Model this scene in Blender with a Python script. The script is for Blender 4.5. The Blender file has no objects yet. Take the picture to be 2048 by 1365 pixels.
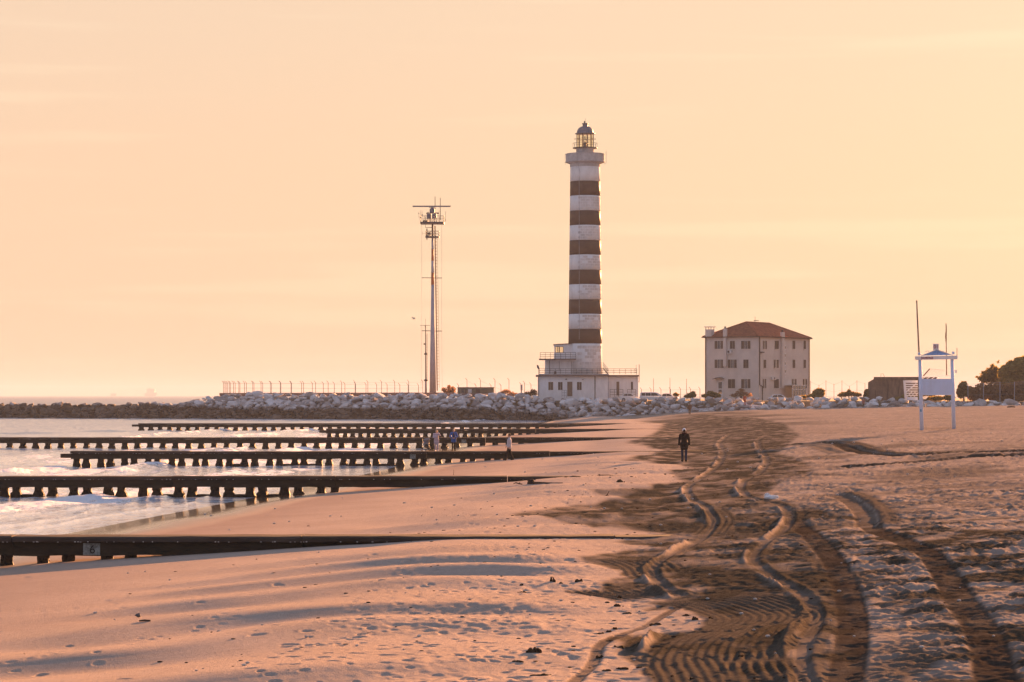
import bpy, bmesh, math, random
import numpy as np
from mathutils import Vector, Matrix, Euler, Quaternion

random.seed(7)
rng = np.random.default_rng(7)
scene = bpy.context.scene
COL = scene.collection
PI = math.pi

# ------------------------------------------------------------------ camera
F, HC, HY, CX = 4836.0, 4.4, 791.0, 1024.0      # focal in px of a 2048 wide frame, eye height, horizon row, centre column
cam_d = bpy.data.cameras.new('camera')
cam = bpy.data.objects.new('camera', cam_d)
COL.objects.link(cam)
cam.location = (0, 0, HC)
cam.rotation_euler = (PI / 2, 0, 0)
cam_d.lens, cam_d.sensor_width = 85.0, 36.0
cam_d.shift_y = 108.5 / 2048
cam_d.clip_start, cam_d.clip_end = 0.5, 60000
scene.camera = cam

# ------------------------------------------------------------------ sun, sky, exposure
SUN_AZ, SUN_EL = math.radians(24.0), math.radians(8.5)
sun_dir = Vector((math.sin(SUN_AZ) * math.cos(SUN_EL), math.cos(SUN_AZ) * math.cos(SUN_EL), math.sin(SUN_EL)))
sun_d = bpy.data.lights.new('sun', 'SUN')
sun_d.energy, sun_d.angle, sun_d.color = 5.0, math.radians(0.6), (1.0, 0.44, 0.17)
sun = bpy.data.objects.new('sun', sun_d)
COL.objects.link(sun)
sun.rotation_euler = sun_dir.to_track_quat('Z', 'Y').to_euler()
sun.location = (60, 150, 60)

scene.view_settings.view_transform = 'Standard'
scene.view_settings.look = 'None'
scene.view_settings.exposure = 2.5
scene.view_settings.gamma = 1.0
scene.view_settings.use_curve_mapping = False

world = bpy.data.worlds.new('World')
scene.world = world
world.use_nodes = True
wn, wl = world.node_tree.nodes, world.node_tree.links
wn.clear()
w_out = wn.new('ShaderNodeOutputWorld')
w_bg = wn.new('ShaderNodeBackground')
w_bg.inputs['Strength'].default_value = 0.15
wl.new(w_bg.outputs[0], w_out.inputs[0])
w_tc = wn.new('ShaderNodeTexCoord')
w_sep = wn.new('ShaderNodeSeparateXYZ')
wl.new(w_tc.outputs['Generated'], w_sep.inputs[0])
w_sky = wn.new('ShaderNodeTexSky')
w_sky.sky_type = 'NISHITA'
w_sky.sun_disc = False
w_sky.sun_elevation = SUN_EL
w_sky.sun_rotation = SUN_AZ
w_sky.dust_density = 3.0


def wramp(stops):
    r = wn.new('ShaderNodeValToRGB')
    r.color_ramp.interpolation = 'EASE'
    e = r.color_ramp.elements
    while len(e) < len(stops):
        e.new(0.5)
    for k, (p, c) in enumerate(stops):
        e[k].position = p
        e[k].color = (*c, 1)
    wl.new(w_sep.outputs['Z'], r.inputs[0])
    return r


# towards the sunset: peach low down, paling and cooling upwards; away from it: lilac to blue
r_sun = wramp([(0.0, (1.13, 0.735, 0.475)), (0.07, (1.12, 0.76, 0.50)), (0.17, (1.07, 0.775, 0.545)), (0.34, (0.68, 0.64, 0.62)), (0.6, (0.38, 0.43, 0.58)), (1.0, (0.31, 0.375, 0.56))])
r_far = wramp([(0.0, (0.40, 0.39, 0.46)), (0.12, (0.56, 0.545, 0.62)), (0.3, (0.54, 0.56, 0.69)), (0.6, (0.37, 0.43, 0.60)), (1.0, (0.31, 0.375, 0.56))])
w_dot = wn.new('ShaderNodeVectorMath')
w_dot.operation = 'DOT_PRODUCT'
w_dot.inputs[1].default_value = (math.sin(SUN_AZ), math.cos(SUN_AZ), 0)
wl.new(w_tc.outputs['Generated'], w_dot.inputs[0])
w_mr = wn.new('ShaderNodeMapRange')
w_mr.interpolation_type = 'SMOOTHSTEP'
w_mr.inputs[1].default_value, w_mr.inputs[2].default_value = -0.35, 0.75
wl.new(w_dot.outputs['Value'], w_mr.inputs[0])
w_mix = wn.new('ShaderNodeMix')
w_mix.data_type = 'RGBA'
wl.new(w_mr.outputs[0], w_mix.inputs[0])
wl.new(r_far.outputs[0], w_mix.inputs[6])
wl.new(r_sun.outputs[0], w_mix.inputs[7])
# warmer and brighter close to the sun
w_mr2 = wn.new('ShaderNodeMapRange')
w_mr2.interpolation_type = 'SMOOTHSTEP'
w_mr2.inputs[1].default_value, w_mr2.inputs[2].default_value = 0.80, 0.995
wl.new(w_dot.outputs['Value'], w_mr2.inputs[0])
w_add = wn.new('ShaderNodeMix')
w_add.data_type = 'RGBA'
w_add.blend_type = 'ADD'
wl.new(w_mr2.outputs[0], w_add.inputs[0])
wl.new(w_mix.outputs[2], w_add.inputs[6])
w_add.inputs[7].default_value = (0.03, 0.025, 0.0, 1)
# thin streaks of high cloud
w_map = wn.new('ShaderNodeMapping')
w_map.inputs['Scale'].default_value = (2.2, 2.2, 46)
w_map.inputs['Rotation'].default_value = (0, 0.012, 0)
wl.new(w_tc.outputs['Generated'], w_map.inputs[0])
w_noi = wn.new('ShaderNodeTexNoise')
w_noi.inputs['Scale'].default_value = 2.1
w_noi.inputs['Detail'].default_value = 4
w_noi.inputs['Roughness'].default_value = 0.5
wl.new(w_map.outputs[0], w_noi.inputs[0])
w_cr = wn.new('ShaderNodeMapRange')
w_cr.interpolation_type = 'SMOOTHSTEP'
w_cr.inputs[1].default_value, w_cr.inputs[2].default_value = 0.52, 0.68
w_cr.inputs[3].default_value, w_cr.inputs[4].default_value = 0.0, 0.75
wl.new(w_noi.outputs[0], w_cr.inputs[0])
w_cl = wn.new('ShaderNodeMix')
w_cl.data_type = 'RGBA'
wl.new(w_cr.outputs[0], w_cl.inputs[0])
wl.new(w_add.outputs[2], w_cl.inputs[6])
w_sc = wn.new('ShaderNodeMix')
w_sc.data_type = 'RGBA'
w_sc.blend_type = 'MULTIPLY'
w_sc.inputs[0].default_value = 1.0
w_sc.inputs[7].default_value = (1.06, 1.10, 1.10, 1)
wl.new(w_add.outputs[2], w_sc.inputs[6])
wl.new(w_sc.outputs[2], w_cl.inputs[7])
# physical sky as a small share of the whole
w_fin = wn.new('ShaderNodeMix')
w_fin.data_type = 'RGBA'
w_fin.inputs[0].default_value = 0.004
wl.new(w_cl.outputs[2], w_fin.inputs[6])
wl.new(w_sky.outputs[0], w_fin.inputs[7])
wl.new(w_fin.outputs[2], w_bg.inputs[0])


# ================================================================== helpers
def tag(o, label=None, cat=None, group=None, kind=None):
    if label: o['label'] = label
    if cat: o['category'] = cat
    if group: o['group'] = group
    if kind: o['kind'] = kind
    return o


def empty(name, loc, label, cat, group=None, rz=0.0):
    o = bpy.data.objects.new(name, None)
    o.empty_display_size = 0.3
    o.location = loc
    o.rotation_euler = (0, 0, rz)
    COL.objects.link(o)
    return tag(o, label, cat, group)


def link(name, me, parent=None, loc=(0, 0, 0), rot=(0, 0, 0), scale=(1, 1, 1)):
    o = bpy.data.objects.new(name, me)
    COL.objects.link(o)
    o.location, o.rotation_euler, o.scale = loc, rot, scale
    if parent is not None:
        o.parent = parent
    return o


class MB:
    """Collects simple shapes and links them as one mesh object."""
    def __init__(self):
        self.v, self.f = [], []

    def add(self, vs, fs):
        n = len(self.v)
        self.v += [tuple(p) for p in vs]
        self.f += [tuple(i + n for i in f) for f in fs]
        return self

    def box(self, x0, x1, y0, y1, z0, z1):
        vs = [(x, y, z) for z in (z0, z1) for y in (y0, y1) for x in (x0, x1)]
        return self.add(vs, [(0, 2, 3, 1), (4, 5, 7, 6), (0, 1, 5, 4), (2, 6, 7, 3), (0, 4, 6, 2), (1, 3, 7, 5)])

    def bar(self, a, b, w, h=None, up=(0, 0, 1)):
        a, b = Vector(a), Vector(b)
        h = w if h is None else h
        d = (b - a).normalized()
        s = d.cross(Vector(up))
        if s.length < 1e-4:
            s = d.cross(Vector((0, 1, 0)))
        s.normalize()
        u = s.cross(d)
        q = [(-1, -1), (1, -1), (1, 1), (-1, 1)]
        vs = [p + s * (i * w / 2) + u * (j * h / 2) for p in (a, b) for i, j in q]
        return self.add(vs, [(3, 2, 1, 0), (4, 5, 6, 7), (0, 1, 5, 4), (1, 2, 6, 5), (2, 3, 7, 6), (3, 0, 4, 7)])

    def tube(self, pts, r, n=8, r1=None):
        pts = [Vector(p) for p in pts]
        m = len(pts)
        rs = r if isinstance(r, (list, tuple)) else [r + ((r1 if r1 is not None else r) - r) * k / max(1, m - 1) for k in range(m)]
        vs, fs = [], []
        for k, p in enumerate(pts):
            d = (pts[min(k + 1, m - 1)] - pts[max(k - 1, 0)]).normalized()
            a = d.cross(Vector((0, 0, 1)))
            if a.length < 1e-3:
                a = Vector((1, 0, 0))
            a.normalize()
            b = d.cross(a)
            for j in range(n):
                t = 2 * PI * j / n
                vs.append(p + (a * math.cos(t) + b * math.sin(t)) * rs[k])
        for k in range(m - 1):
            for j in range(n):
                j2 = (j + 1) % n
                fs.append((k * n + j, k * n + j2, (k + 1) * n + j2, (k + 1) * n + j))
        fs.append(tuple(range(n - 1, -1, -1)))
        fs.append(tuple((m - 1) * n + j for j in range(n)))
        return self.add(vs, fs)

    def lathe(self, prof, c=(0, 0), n=40, closed=True):
        vs, fs = [], []
        m = len(prof)
        for r, z in prof:
            for j in range(n):
                t = 2 * PI * j / n
                vs.append((c[0] + r * math.cos(t), c[1] + r * math.sin(t), z))
        for k in range(m - 1):
            for j in range(n):
                j2 = (j + 1) % n
                fs.append((k * n + j, k * n + j2, (k + 1) * n + j2, (k + 1) * n + j))
        if closed:
            fs.append(tuple(range(n - 1, -1, -1)))
            fs.append(tuple((m - 1) * n + j for j in range(n)))
        return self.add(vs, fs)

    def ball(self, c, r, n=12, m=8):
        rx, ry, rz = r if isinstance(r, (tuple, list)) else (r, r, r)
        vs, fs = [(c[0], c[1], c[2] - rz)], []
        for k in range(1, m):
            p = -PI / 2 + PI * k / m
            for j in range(n):
                t = 2 * PI * j / n
                vs.append((c[0] + rx * math.cos(p) * math.cos(t), c[1] + ry * math.cos(p) * math.sin(t), c[2] + rz * math.sin(p)))
        vs.append((c[0], c[1], c[2] + rz))
        for j in range(n):
            fs.append((0, 1 + (j + 1) % n, 1 + j))
            fs.append((len(vs) - 1, 1 + (m - 2) * n + j, 1 + (m - 2) * n + (j + 1) % n))
        for k in range(m - 2):
            for j in range(n):
                j2 = (j + 1) % n
                fs.append((1 + k * n + j, 1 + k * n + j2, 1 + (k + 1) * n + j2, 1 + (k + 1) * n + j))
        return self.add(vs, fs)

    def prism(self, poly, y0, y1):
        """poly in (x, z), extruded along y"""
        n = len(poly)
        vs = [(x, y0, z) for x, z in poly] + [(x, y1, z) for x, z in poly]
        fs = [tuple(range(n)), tuple(range(2 * n - 1, n - 1, -1))]
        for j in range(n):
            j2 = (j + 1) % n
            fs.append((j2, j, n + j, n + j2))
        return self.add(vs, fs)

    def limb(self, pts, n=10):
        """chain of balls and cones: pts = [(point, radius) ...]"""
        for p, r in pts:
            self.ball(p, r, n, 8)
        for (p, r), (q, s) in zip(pts[:-1], pts[1:]):
            self.tube([p, q], [r, s], n)
        return self

    def mesh(self, name, mat=None, off=(0, 0, 0), smooth=False):
        me = bpy.data.meshes.new(name)
        ox, oy, oz = off
        me.from_pydata([(a - ox, b - oy, c - oz) for a, b, c in self.v], [], self.f)
        if mat:
            me.materials.append(mat)
        bm = bmesh.new()
        bm.from_mesh(me)
        bmesh.ops.recalc_face_normals(bm, faces=bm.faces)
        bm.to_mesh(me)
        bm.free()
        if smooth:
            me.shade_smooth()
        me.update()
        return me

    def obj(self, name, mat, parent=None, world=True, smooth=False, bevel=0.0):
        """link; when world is True the vertices are world coordinates and the parent's location is taken off"""
        off = (0, 0, 0)
        if world and parent is not None:
            p, off = parent, Vector((0, 0, 0))
            while p is not None:
                off = off + p.location
                p = p.parent
        o = link(name, self.mesh(name, mat, off, smooth), parent)
        if bevel:
            b = o.modifiers.new('b', 'BEVEL')
            b.width, b.segments, b.limit_method = bevel, 2, 'ANGLE'
        return o


# ------------------------------------------------------------------ materials
def mat(name, col, rough=0.8, var=0.25, scale=3.0, bump=0.0, bscale=None, metal=0.0, dirt=None, dirt_amt=0.0, dirt_scale=1.5, spec=0.4, stretch=(1, 1, 1)):
    m = bpy.data.materials.new(name)
    m.use_nodes = True
    nt = m.node_tree
    b = nt.nodes['Principled BSDF']
    b.inputs['Roughness'].default_value = rough
    b.inputs['Metallic'].default_value = metal
    b.inputs['Specular IOR Level'].default_value = spec
    tc = nt.nodes.new('ShaderNodeTexCoord')
    mp = nt.nodes.new('ShaderNodeMapping')
    mp.inputs['Scale'].default_value = stretch
    nt.links.new(tc.outputs['Object'], mp.inputs[0])
    n = nt.nodes.new('ShaderNodeTexNoise')
    n.inputs['Scale'].default_value = scale
    n.inputs['Detail'].default_value = 6
    n.inputs['Roughness'].default_value = 0.65
    nt.links.new(mp.outputs[0], n.inputs[0])
    r = nt.nodes.new('ShaderNodeMapRange')
    r.inputs[1].default_value, r.inputs[2].default_value = 0.3, 0.7
    r.inputs[3].default_value, r.inputs[4].default_value = 1 - var, 1 + var
    nt.links.new(n.outputs[0], r.inputs[0])
    mul = nt.nodes.new('ShaderNodeMix')
    mul.data_type, mul.blend_type = 'RGBA', 'MULTIPLY'
    mul.inputs[0].default_value = 1
    mul.inputs[6].default_value = (*col, 1)
    nt.links.new(r.outputs[0], mul.inputs[7])
    out = mul.outputs[2]
    if dirt is not None:
        n2 = nt.nodes.new('ShaderNodeTexNoise')
        n2.inputs['Scale'].default_value = dirt_scale
        n2.inputs['Detail'].default_value = 8
        n2.inputs['Roughness'].default_value = 0.7
        nt.links.new(mp.outputs[0], n2.inputs[0])
        r2 = nt.nodes.new('ShaderNodeMapRange')
        r2.inputs[1].default_value, r2.inputs[2].default_value = 0.45, 0.75
        r2.inputs[4].default_value = dirt_amt
        nt.links.new(n2.outputs[0], r2.inputs[0])
        mx = nt.nodes.new('ShaderNodeMix')
        mx.data_type = 'RGBA'
        nt.links.new(r2.outputs[0], mx.inputs[0])
        nt.links.new(out, mx.inputs[6])
        mx.inputs[7].default_value = (*dirt, 1)
        out = mx.outputs[2]
    nt.links.new(out, b.inputs['Base Color'])
    if bump:
        n3 = nt.nodes.new('ShaderNodeTexNoise')
        n3.inputs['Scale'].default_value = bscale or scale * 4
        n3.inputs['Detail'].default_value = 5
        nt.links.new(mp.outputs[0], n3.inputs[0])
        bp = nt.nodes.new('ShaderNodeBump')
        bp.inputs['Strength'].default_value = bump
        bp.inputs['Distance'].default_value = 0.05
        nt.links.new(n3.outputs[0], bp.inputs['Height'])
        nt.links.new(bp.outputs[0], b.inputs['Normal'])
    return m


M = {}
M['white_wall'] = mat('white_wall', (0.76, 0.76, 0.78), 0.85, 0.10, 1.2, 0.15, dirt=(0.46, 0.41, 0.39), dirt_amt=0.25, dirt_scale=0.5, stretch=(1, 1, 0.35), spec=0.1)
M['tower_white'] = mat('tower_white', (0.72, 0.71, 0.71), 0.85, 0.12, 0.9, 0.15, dirt=(0.48, 0.44, 0.42), dirt_amt=0.25, dirt_scale=0.4, stretch=(1, 1, 0.4), spec=0.1)
M['tower_block'] = mat('tower_block', (0.58, 0.545, 0.53), 0.9, 0.22, 0.7, 0.2, spec=0.1)
M['tower_black'] = mat('tower_black', (0.098, 0.054, 0.038), 0.6, 0.15, 0.8, 0.1, spec=0.1)
M['concrete'] = mat('concrete', (0.44, 0.42, 0.42), 0.9, 0.2, 1.0, 0.3, dirt=(0.25, 0.2, 0.18), dirt_amt=0.5, spec=0.1)
M['slab_dark'] = mat('slab_dark', (0.17, 0.12, 0.11), 0.9, 0.25, 1.5, 0.3, spec=0.08)
M['house_wall'] = mat('house_wall', (0.60, 0.545, 0.51), 0.9, 0.08, 0.6, 0.1, dirt=(0.38, 0.32, 0.30), dirt_amt=0.35, dirt_scale=0.35, spec=0.1)
M['roof_tile'] = mat('roof_tile', (0.33, 0.125, 0.07), 0.9, 0.35, 1.3, 0.5, bscale=8, spec=0.08)
M['shutter'] = mat('shutter', (0.115, 0.085, 0.065), 0.7, 0.2, 5, 0.1, spec=0.08)
M['door_wood'] = mat('door_wood', (0.17, 0.12, 0.085), 0.7, 0.2, 4, 0.2)
M['frame_white'] = mat('frame_white', (0.62, 0.6, 0.6), 0.6, 0.1, 4, spec=0.1)
M['metal_grey'] = mat('metal_grey', (0.30, 0.29, 0.31), 0.5, 0.2, 2.0, metal=0.3)
M['metal_pale'] = mat('metal_pale', (0.36, 0.35, 0.40), 0.6, 0.12, 0.8, 0.1, spec=0.1)
M['metal_dark'] = mat('metal_dark', (0.085, 0.07, 0.07), 0.6, 0.3, 3.0, metal=0.2)
M['rust'] = mat('rust', (0.17, 0.08, 0.045), 0.8, 0.35, 3.0)
M['signal_orange'] = mat('signal_orange', (0.42, 0.10, 0.025), 0.6, 0.2, 1.5)
M['dome_grey'] = mat('dome_grey', (0.17, 0.165, 0.20), 0.5, 0.15, 2, metal=0.2, spec=0.1)
M['bunker'] = mat('bunker', (0.25, 0.165, 0.12), 0.95, 0.3, 0.8, 0.4, dirt=(0.08, 0.06, 0.05), dirt_amt=0.7, stretch=(1, 1, 0.5), spec=0.08)
M['cabin_green'] = mat('cabin_green', (0.16, 0.14, 0.10), 0.8, 0.2, 2)
M['paint_blue_white'] = mat('paint_blue_white', (0.55, 0.66, 0.88), 0.5, 0.06, 2.5, 0.05, dirt=(0.50, 0.52, 0.58), dirt_amt=0.4, stretch=(1, 1, 0.3), spec=0.1)
M['paint_white'] = mat('paint_white', (0.74, 0.74, 0.76), 0.55, 0.06, 2.5, dirt=(0.5, 0.45, 0.42), dirt_amt=0.3, spec=0.1)
M['gable_blue'] = mat('gable_blue', (0.17, 0.34, 0.70), 0.6, 0.3, 6.0, dirt=(0.50, 0.60, 0.78), dirt_amt=0.6, dirt_scale=5, spec=0.1)
M['letter_red'] = mat('letter_red', (0.30, 0.05, 0.09), 0.6, 0.2, 8)
M['sticker_blue'] = mat('sticker_blue', (0.06, 0.30, 0.50), 0.5, 0.2, 9)
M['pole_wood'] = mat('pole_wood', (0.20, 0.125, 0.10), 0.8, 0.25, 4)
M['groyne'] = mat('groyne', (0.040, 0.033, 0.026), 0.85, 0.45, 1.8, 0.5, bscale=9, dirt=(0.03, 0.032, 0.022), dirt_amt=0.9, dirt_scale=1.2, stretch=(0.5, 1, 1.6), spec=0.08)
M['groyne_cap'] = mat('groyne_cap', (0.056, 0.043, 0.036), 0.75, 0.4, 1.5, 0.5, bscale=7, dirt=(0.09, 0.078, 0.075), dirt_amt=0.6, dirt_scale=0.8, stretch=(0.4, 1, 1), spec=0.08)
M['groyne_pile'] = mat('groyne_pile', (0.034, 0.026, 0.019), 0.6, 0.5, 5, 0.8, bscale=18, spec=0.08)
M['plate'] = mat('plate', (0.26, 0.285, 0.275), 0.7, 0.45, 9, dirt=(0.04, 0.04, 0.037), dirt_amt=1.0, dirt_scale=6)
M['plate_ink'] = mat('plate_ink', (0.015, 0.015, 0.015), 0.7, 0.2, 5)
M['shell_pale'] = mat('shell_pale', (0.5, 0.46, 0.43), 0.7, 0.2, 5)
M['skin'] = mat('skin', (0.50, 0.30, 0.22), 0.6, 0.08, 6)
M['hair_dark'] = mat('hair_dark', (0.045, 0.028, 0.02), 0.7, 0.3, 20, spec=0.08)
M['hair_fair'] = mat('hair_fair', (0.36, 0.24, 0.15), 0.7, 0.3, 20)
M['cloth_black'] = mat('cloth_black', (0.016, 0.013, 0.013), 0.85, 0.3, 12, 0.2, spec=0.08)
M['fur_brown'] = mat('fur_brown', (0.085, 0.04, 0.032), 0.95, 0.4, 30, 0.5, spec=0.08)
M['denim'] = mat('denim', (0.035, 0.042, 0.075), 0.9, 0.2, 14, spec=0.08)
M['denim_black'] = mat('denim_black', (0.022, 0.018, 0.018), 0.9, 0.2, 14, spec=0.08)
M['hat_white'] = mat('hat_white', (0.78, 0.82, 0.92), 0.9, 0.1, 20)
M['jacket_blue'] = mat('jacket_blue', (0.035, 0.11, 0.36), 0.8, 0.25, 9, spec=0.08)
M['jacket_grey'] = mat('jacket_grey', (0.46, 0.45, 0.50), 0.85, 0.1, 9, spec=0.08)
M['shirt_dark'] = mat('shirt_dark', (0.05, 0.045, 0.055), 0.85, 0.2, 9, spec=0.08)
M['shoe_pale'] = mat('shoe_pale', (0.75, 0.72, 0.74), 0.7, 0.1, 9)
M['orange_cloth'] = mat('orange_cloth', (0.50, 0.10, 0.045), 0.8, 0.2, 7, spec=0.08)
M['brown_cloth'] = mat('brown_cloth', (0.11, 0.06, 0.04), 0.85, 0.2, 7, spec=0.08)
M['khaki_cloth'] = mat('khaki_cloth', (0.17, 0.11, 0.065), 0.85, 0.2, 7, spec=0.08)
M['red_cloth'] = mat('red_cloth', (0.30, 0.12, 0.11), 0.85, 0.2, 7, spec=0.08)
M['rubber'] = mat('rubber', (0.02, 0.018, 0.018), 0.8, 0.2, 9)
M['pram_grey'] = mat('pram_grey', (0.20, 0.20, 0.24), 0.85, 0.2, 9)
M['car_white'] = mat('car_white', (0.72, 0.72, 0.74), 0.25, 0.04, 2)
M['car_dark'] = mat('car_dark', (0.10, 0.085, 0.085), 0.3, 0.06, 2)
M['bark'] = mat('bark', (0.085, 0.055, 0.038), 0.95, 0.4, 4, 0.6)
M['seaweed'] = mat('seaweed', (0.055, 0.036, 0.022), 0.85, 0.5, 18, 0.5, spec=0.08)
M['drift'] = mat('drift', (0.075, 0.050, 0.036), 0.9, 0.4, 8, 0.4, stretch=(0.3, 1, 1), spec=0.08)
M['stone_dark'] = mat('stone_dark', (0.075, 0.075, 0.085), 0.8, 0.4, 9, 0.4)
M['bag_white'] = mat('bag_white', (0.75, 0.76, 0.78), 0.6, 0.08, 6)
M['gull_grey'] = mat('gull_grey', (0.25, 0.23, 0.23), 0.8, 0.2, 9)
M['port_hazed'] = mat('port_hazed', (0.55, 0.50, 0.46), 0.8, 0.2, 0.05)  # pale tone stands in for part of the haze over the distance
M['soil'] = mat('soil', (0.16, 0.12, 0.08), 0.95, 0.35, 0.6, 0.4, spec=0.08)

# striped lilac cloth
m = mat('lilac_stripe', (0.46, 0.38, 0.47), 0.85, 0.1, 9)
nt = m.node_tree
bs = nt.nodes['Principled BSDF']
tc = nt.nodes.new('ShaderNodeTexCoord')
wv = nt.nodes.new('ShaderNodeTexWave')
wv.bands_direction = 'Z'
wv.inputs['Scale'].default_value = 2.6
wv.inputs['Distortion'].default_value = 1.5
nt.links.new(tc.outputs['Object'], wv.inputs[0])
cr = nt.nodes.new('ShaderNodeValToRGB')
cr.color_ramp.elements[0].color, cr.color_ramp.elements[1].color = (0.26, 0.20, 0.28, 1), (0.62, 0.53, 0.60, 1)
nt.links.new(wv.outputs[0], cr.inputs[0])
nt.links.new(cr.outputs[0], bs.inputs['Base Color'])
M['lilac_stripe'] = m


def glass_mat(name, col, alpha_mix):
    m = bpy.data.materials.new(name)
    m.use_nodes = True
    nt = m.node_tree
    nt.nodes.clear()
    out = nt.nodes.new('ShaderNodeOutputMaterial')
    t = nt.nodes.new('ShaderNodeBsdfTransparent')
    t.inputs[0].default_value = (*col, 1)
    g = nt.nodes.new('ShaderNodeBsdfGlossy')
    g.inputs['Roughness'].default_value = 0.04
    mx = nt.nodes.new('ShaderNodeMixShader')
    mx.inputs[0].default_value = alpha_mix
    nt.links.new(t.outputs[0], mx.inputs[1])
    nt.links.new(g.outputs[0], mx.inputs[2])
    nt.links.new(mx.outputs[0], out.inputs[0])
    return m


M['lantern_glass'] = glass_mat('lantern_glass', (0.97, 0.93, 0.80), 0.06)
M['window_glass'] = glass_mat('window_glass', (0.9, 0.85, 0.7), 0.12)
m = mat('dark_glass', (0.03, 0.03, 0.035), 0.08, 0.1, 2, spec=0.8)
M['dark_glass'] = m


def leaf_mat(name, col, var):
    m = mat(name, col, 0.7, var, 1.4)
    nt = m.node_tree
    b = nt.nodes['Principled BSDF']
    out = nt.nodes['Material Output']
    tr = nt.nodes.new('ShaderNodeBsdfTranslucent')
    tr.inputs[0].default_value = (col[0] * 2.2, col[1] * 1.9, col[2] * 1.2, 1)
    mx = nt.nodes.new('ShaderNodeMixShader')
    mx.inputs[0].default_value = 0.5
    nt.links.new(b.outputs[0], mx.inputs[1])
    nt.links.new(tr.outputs[0], mx.inputs[2])
    nt.links.new(mx.outputs[0], out.inputs[0])
    return m


M['leaf_olive'] = leaf_mat('leaf_olive', (0.165, 0.135, 0.05), 0.45)
M['leaf_pine'] = leaf_mat('leaf_pine', (0.235, 0.20, 0.075), 0.45)
M['leaf_dry'] = leaf_mat('leaf_dry', (0.17, 0.10, 0.055), 0.4)
M['leaf_brown'] = leaf_mat('leaf_brown', (0.22, 0.14, 0.085), 0.4)

# boulders: pale limestone, weed-darkened near the sea
m = bpy.data.materials.new('boulder')
m.use_nodes = True
nt = m.node_tree
N, L = nt.nodes.new, nt.links.new
bs = nt.nodes['Principled BSDF']
bs.inputs['Roughness'].default_value = 0.9
oi, ge, geo = N('ShaderNodeObjectInfo'), N('ShaderNodeNewGeometry'), None
ad = N('ShaderNodeMath'); ad.operation = 'ADD'
L(oi.outputs['Random'], ad.inputs[0]); L(ge.outputs['Random Per Island'], ad.inputs[1])
fr = N('ShaderNodeMath'); fr.operation = 'FRACT'
L(ad.outputs[0], fr.inputs[0])
cr = N('ShaderNodeValToRGB')
e = cr.color_ramp.elements
e[0].position, e[0].color = 0.0, (0.27, 0.23, 0.22, 1)
e[1].position, e[1].color = 1.0, (0.66, 0.63, 0.63, 1)
x = e.new(0.35); x.color = (0.42, 0.38, 0.37, 1)
x = e.new(0.6); x.color = (0.56, 0.53, 0.53, 1)
L(fr.outputs[0], cr.inputs[0])
ns = N('ShaderNodeTexNoise'); ns.inputs['Scale'].default_value = 0.9; ns.inputs['Detail'].default_value = 8
L(ge.outputs['Position'], ns.inputs[0])
sp = N('ShaderNodeSeparateXYZ'); L(ge.outputs['Position'], sp.inputs[0])
# weed line: height + noise, fading out where the wall meets dry beach
xr = N('ShaderNodeMapRange'); xr.inputs[1].default_value, xr.inputs[2].default_value = -4, 26
xr.inputs[3].default_value, xr.inputs[4].default_value = 2.15, -0.6
L(sp.outputs['X'], xr.inputs[0])
xr2 = N('ShaderNodeMapRange'); xr2.inputs[1].default_value, xr2.inputs[2].default_value = -70, -56
xr2.inputs[3].default_value, xr2.inputs[4].default_value = 0.75, 0.0
L(sp.outputs['X'], xr2.inputs[0])
xs3 = N('ShaderNodeMath'); xs3.operation = 'ADD'; L(xr.outputs[0], xs3.inputs[0]); L(xr2.outputs[0], xs3.inputs[1])
xr = xs3
nz = N('ShaderNodeMath'); nz.operation = 'MULTIPLY_ADD'; nz.inputs[1].default_value = 1.8; nz.inputs[2].default_value = -0.9
L(ns.outputs[0], nz.inputs[0])
zz = N('ShaderNodeMath'); zz.operation = 'ADD'; L(sp.outputs['Z'], zz.inputs[0]); L(nz.outputs[0], zz.inputs[1])
df = N('ShaderNodeMath'); df.operation = 'SUBTRACT'; L(zz.outputs[0], df.inputs[0]); L(xr.outputs[0], df.inputs[1])
wr = N('ShaderNodeMapRange'); wr.inputs[1].default_value, wr.inputs[2].default_value = -0.35, 0.35
wr.inputs[3].default_value, wr.inputs[4].default_value = 1, 0
L(df.outputs[0], wr.inputs[0])
mx = N('ShaderNodeMix'); mx.data_type = 'RGBA'
L(wr.outputs[0], mx.inputs[0])
vr = N('ShaderNodeMapRange'); vr.inputs[1].default_value, vr.inputs[2].default_value = 0.3, 0.7
vr.inputs[3].default_value, vr.inputs[4].default_value = 0.8, 1.15
L(ns.outputs[0], vr.inputs[0])
mu = N('ShaderNodeMix'); mu.data_type, mu.blend_type = 'RGBA', 'MULTIPLY'; mu.inputs[0].default_value = 1
L(cr.outputs[0], mu.inputs[6]); L(vr.outputs[0], mu.inputs[7])
L(mu.outputs[2], mx.inputs[6])
wc = N('ShaderNodeMix'); wc.data_type = 'RGBA'
L(fr.outputs[0], wc.inputs[0]); wc.inputs[6].default_value = (0.062, 0.044, 0.031, 1); wc.inputs[7].default_value = (0.125, 0.090, 0.066, 1)
L(wc.outputs[2], mx.inputs[7])
L(mx.outputs[2], bs.inputs['Base Color'])
bp = N('ShaderNodeBump'); bp.inputs['Strength'].default_value = 0.6; bp.inputs['Distance'].default_value = 0.12
n2 = N('ShaderNodeTexNoise'); n2.inputs['Scale'].default_value = 3.0; n2.inputs['Detail'].default_value = 6
L(ge.outputs['Position'], n2.inputs[0]); L(n2.outputs[0], bp.inputs['Height']); L(bp.outputs[0], bs.inputs['Normal'])
M['boulder'] = m


# ================================================================== terrain
def smooth(a, b, x):
    t = np.clip((x - a) / (b - a), 0, 1)
    return t * t * (3 - 2 * t)


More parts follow.
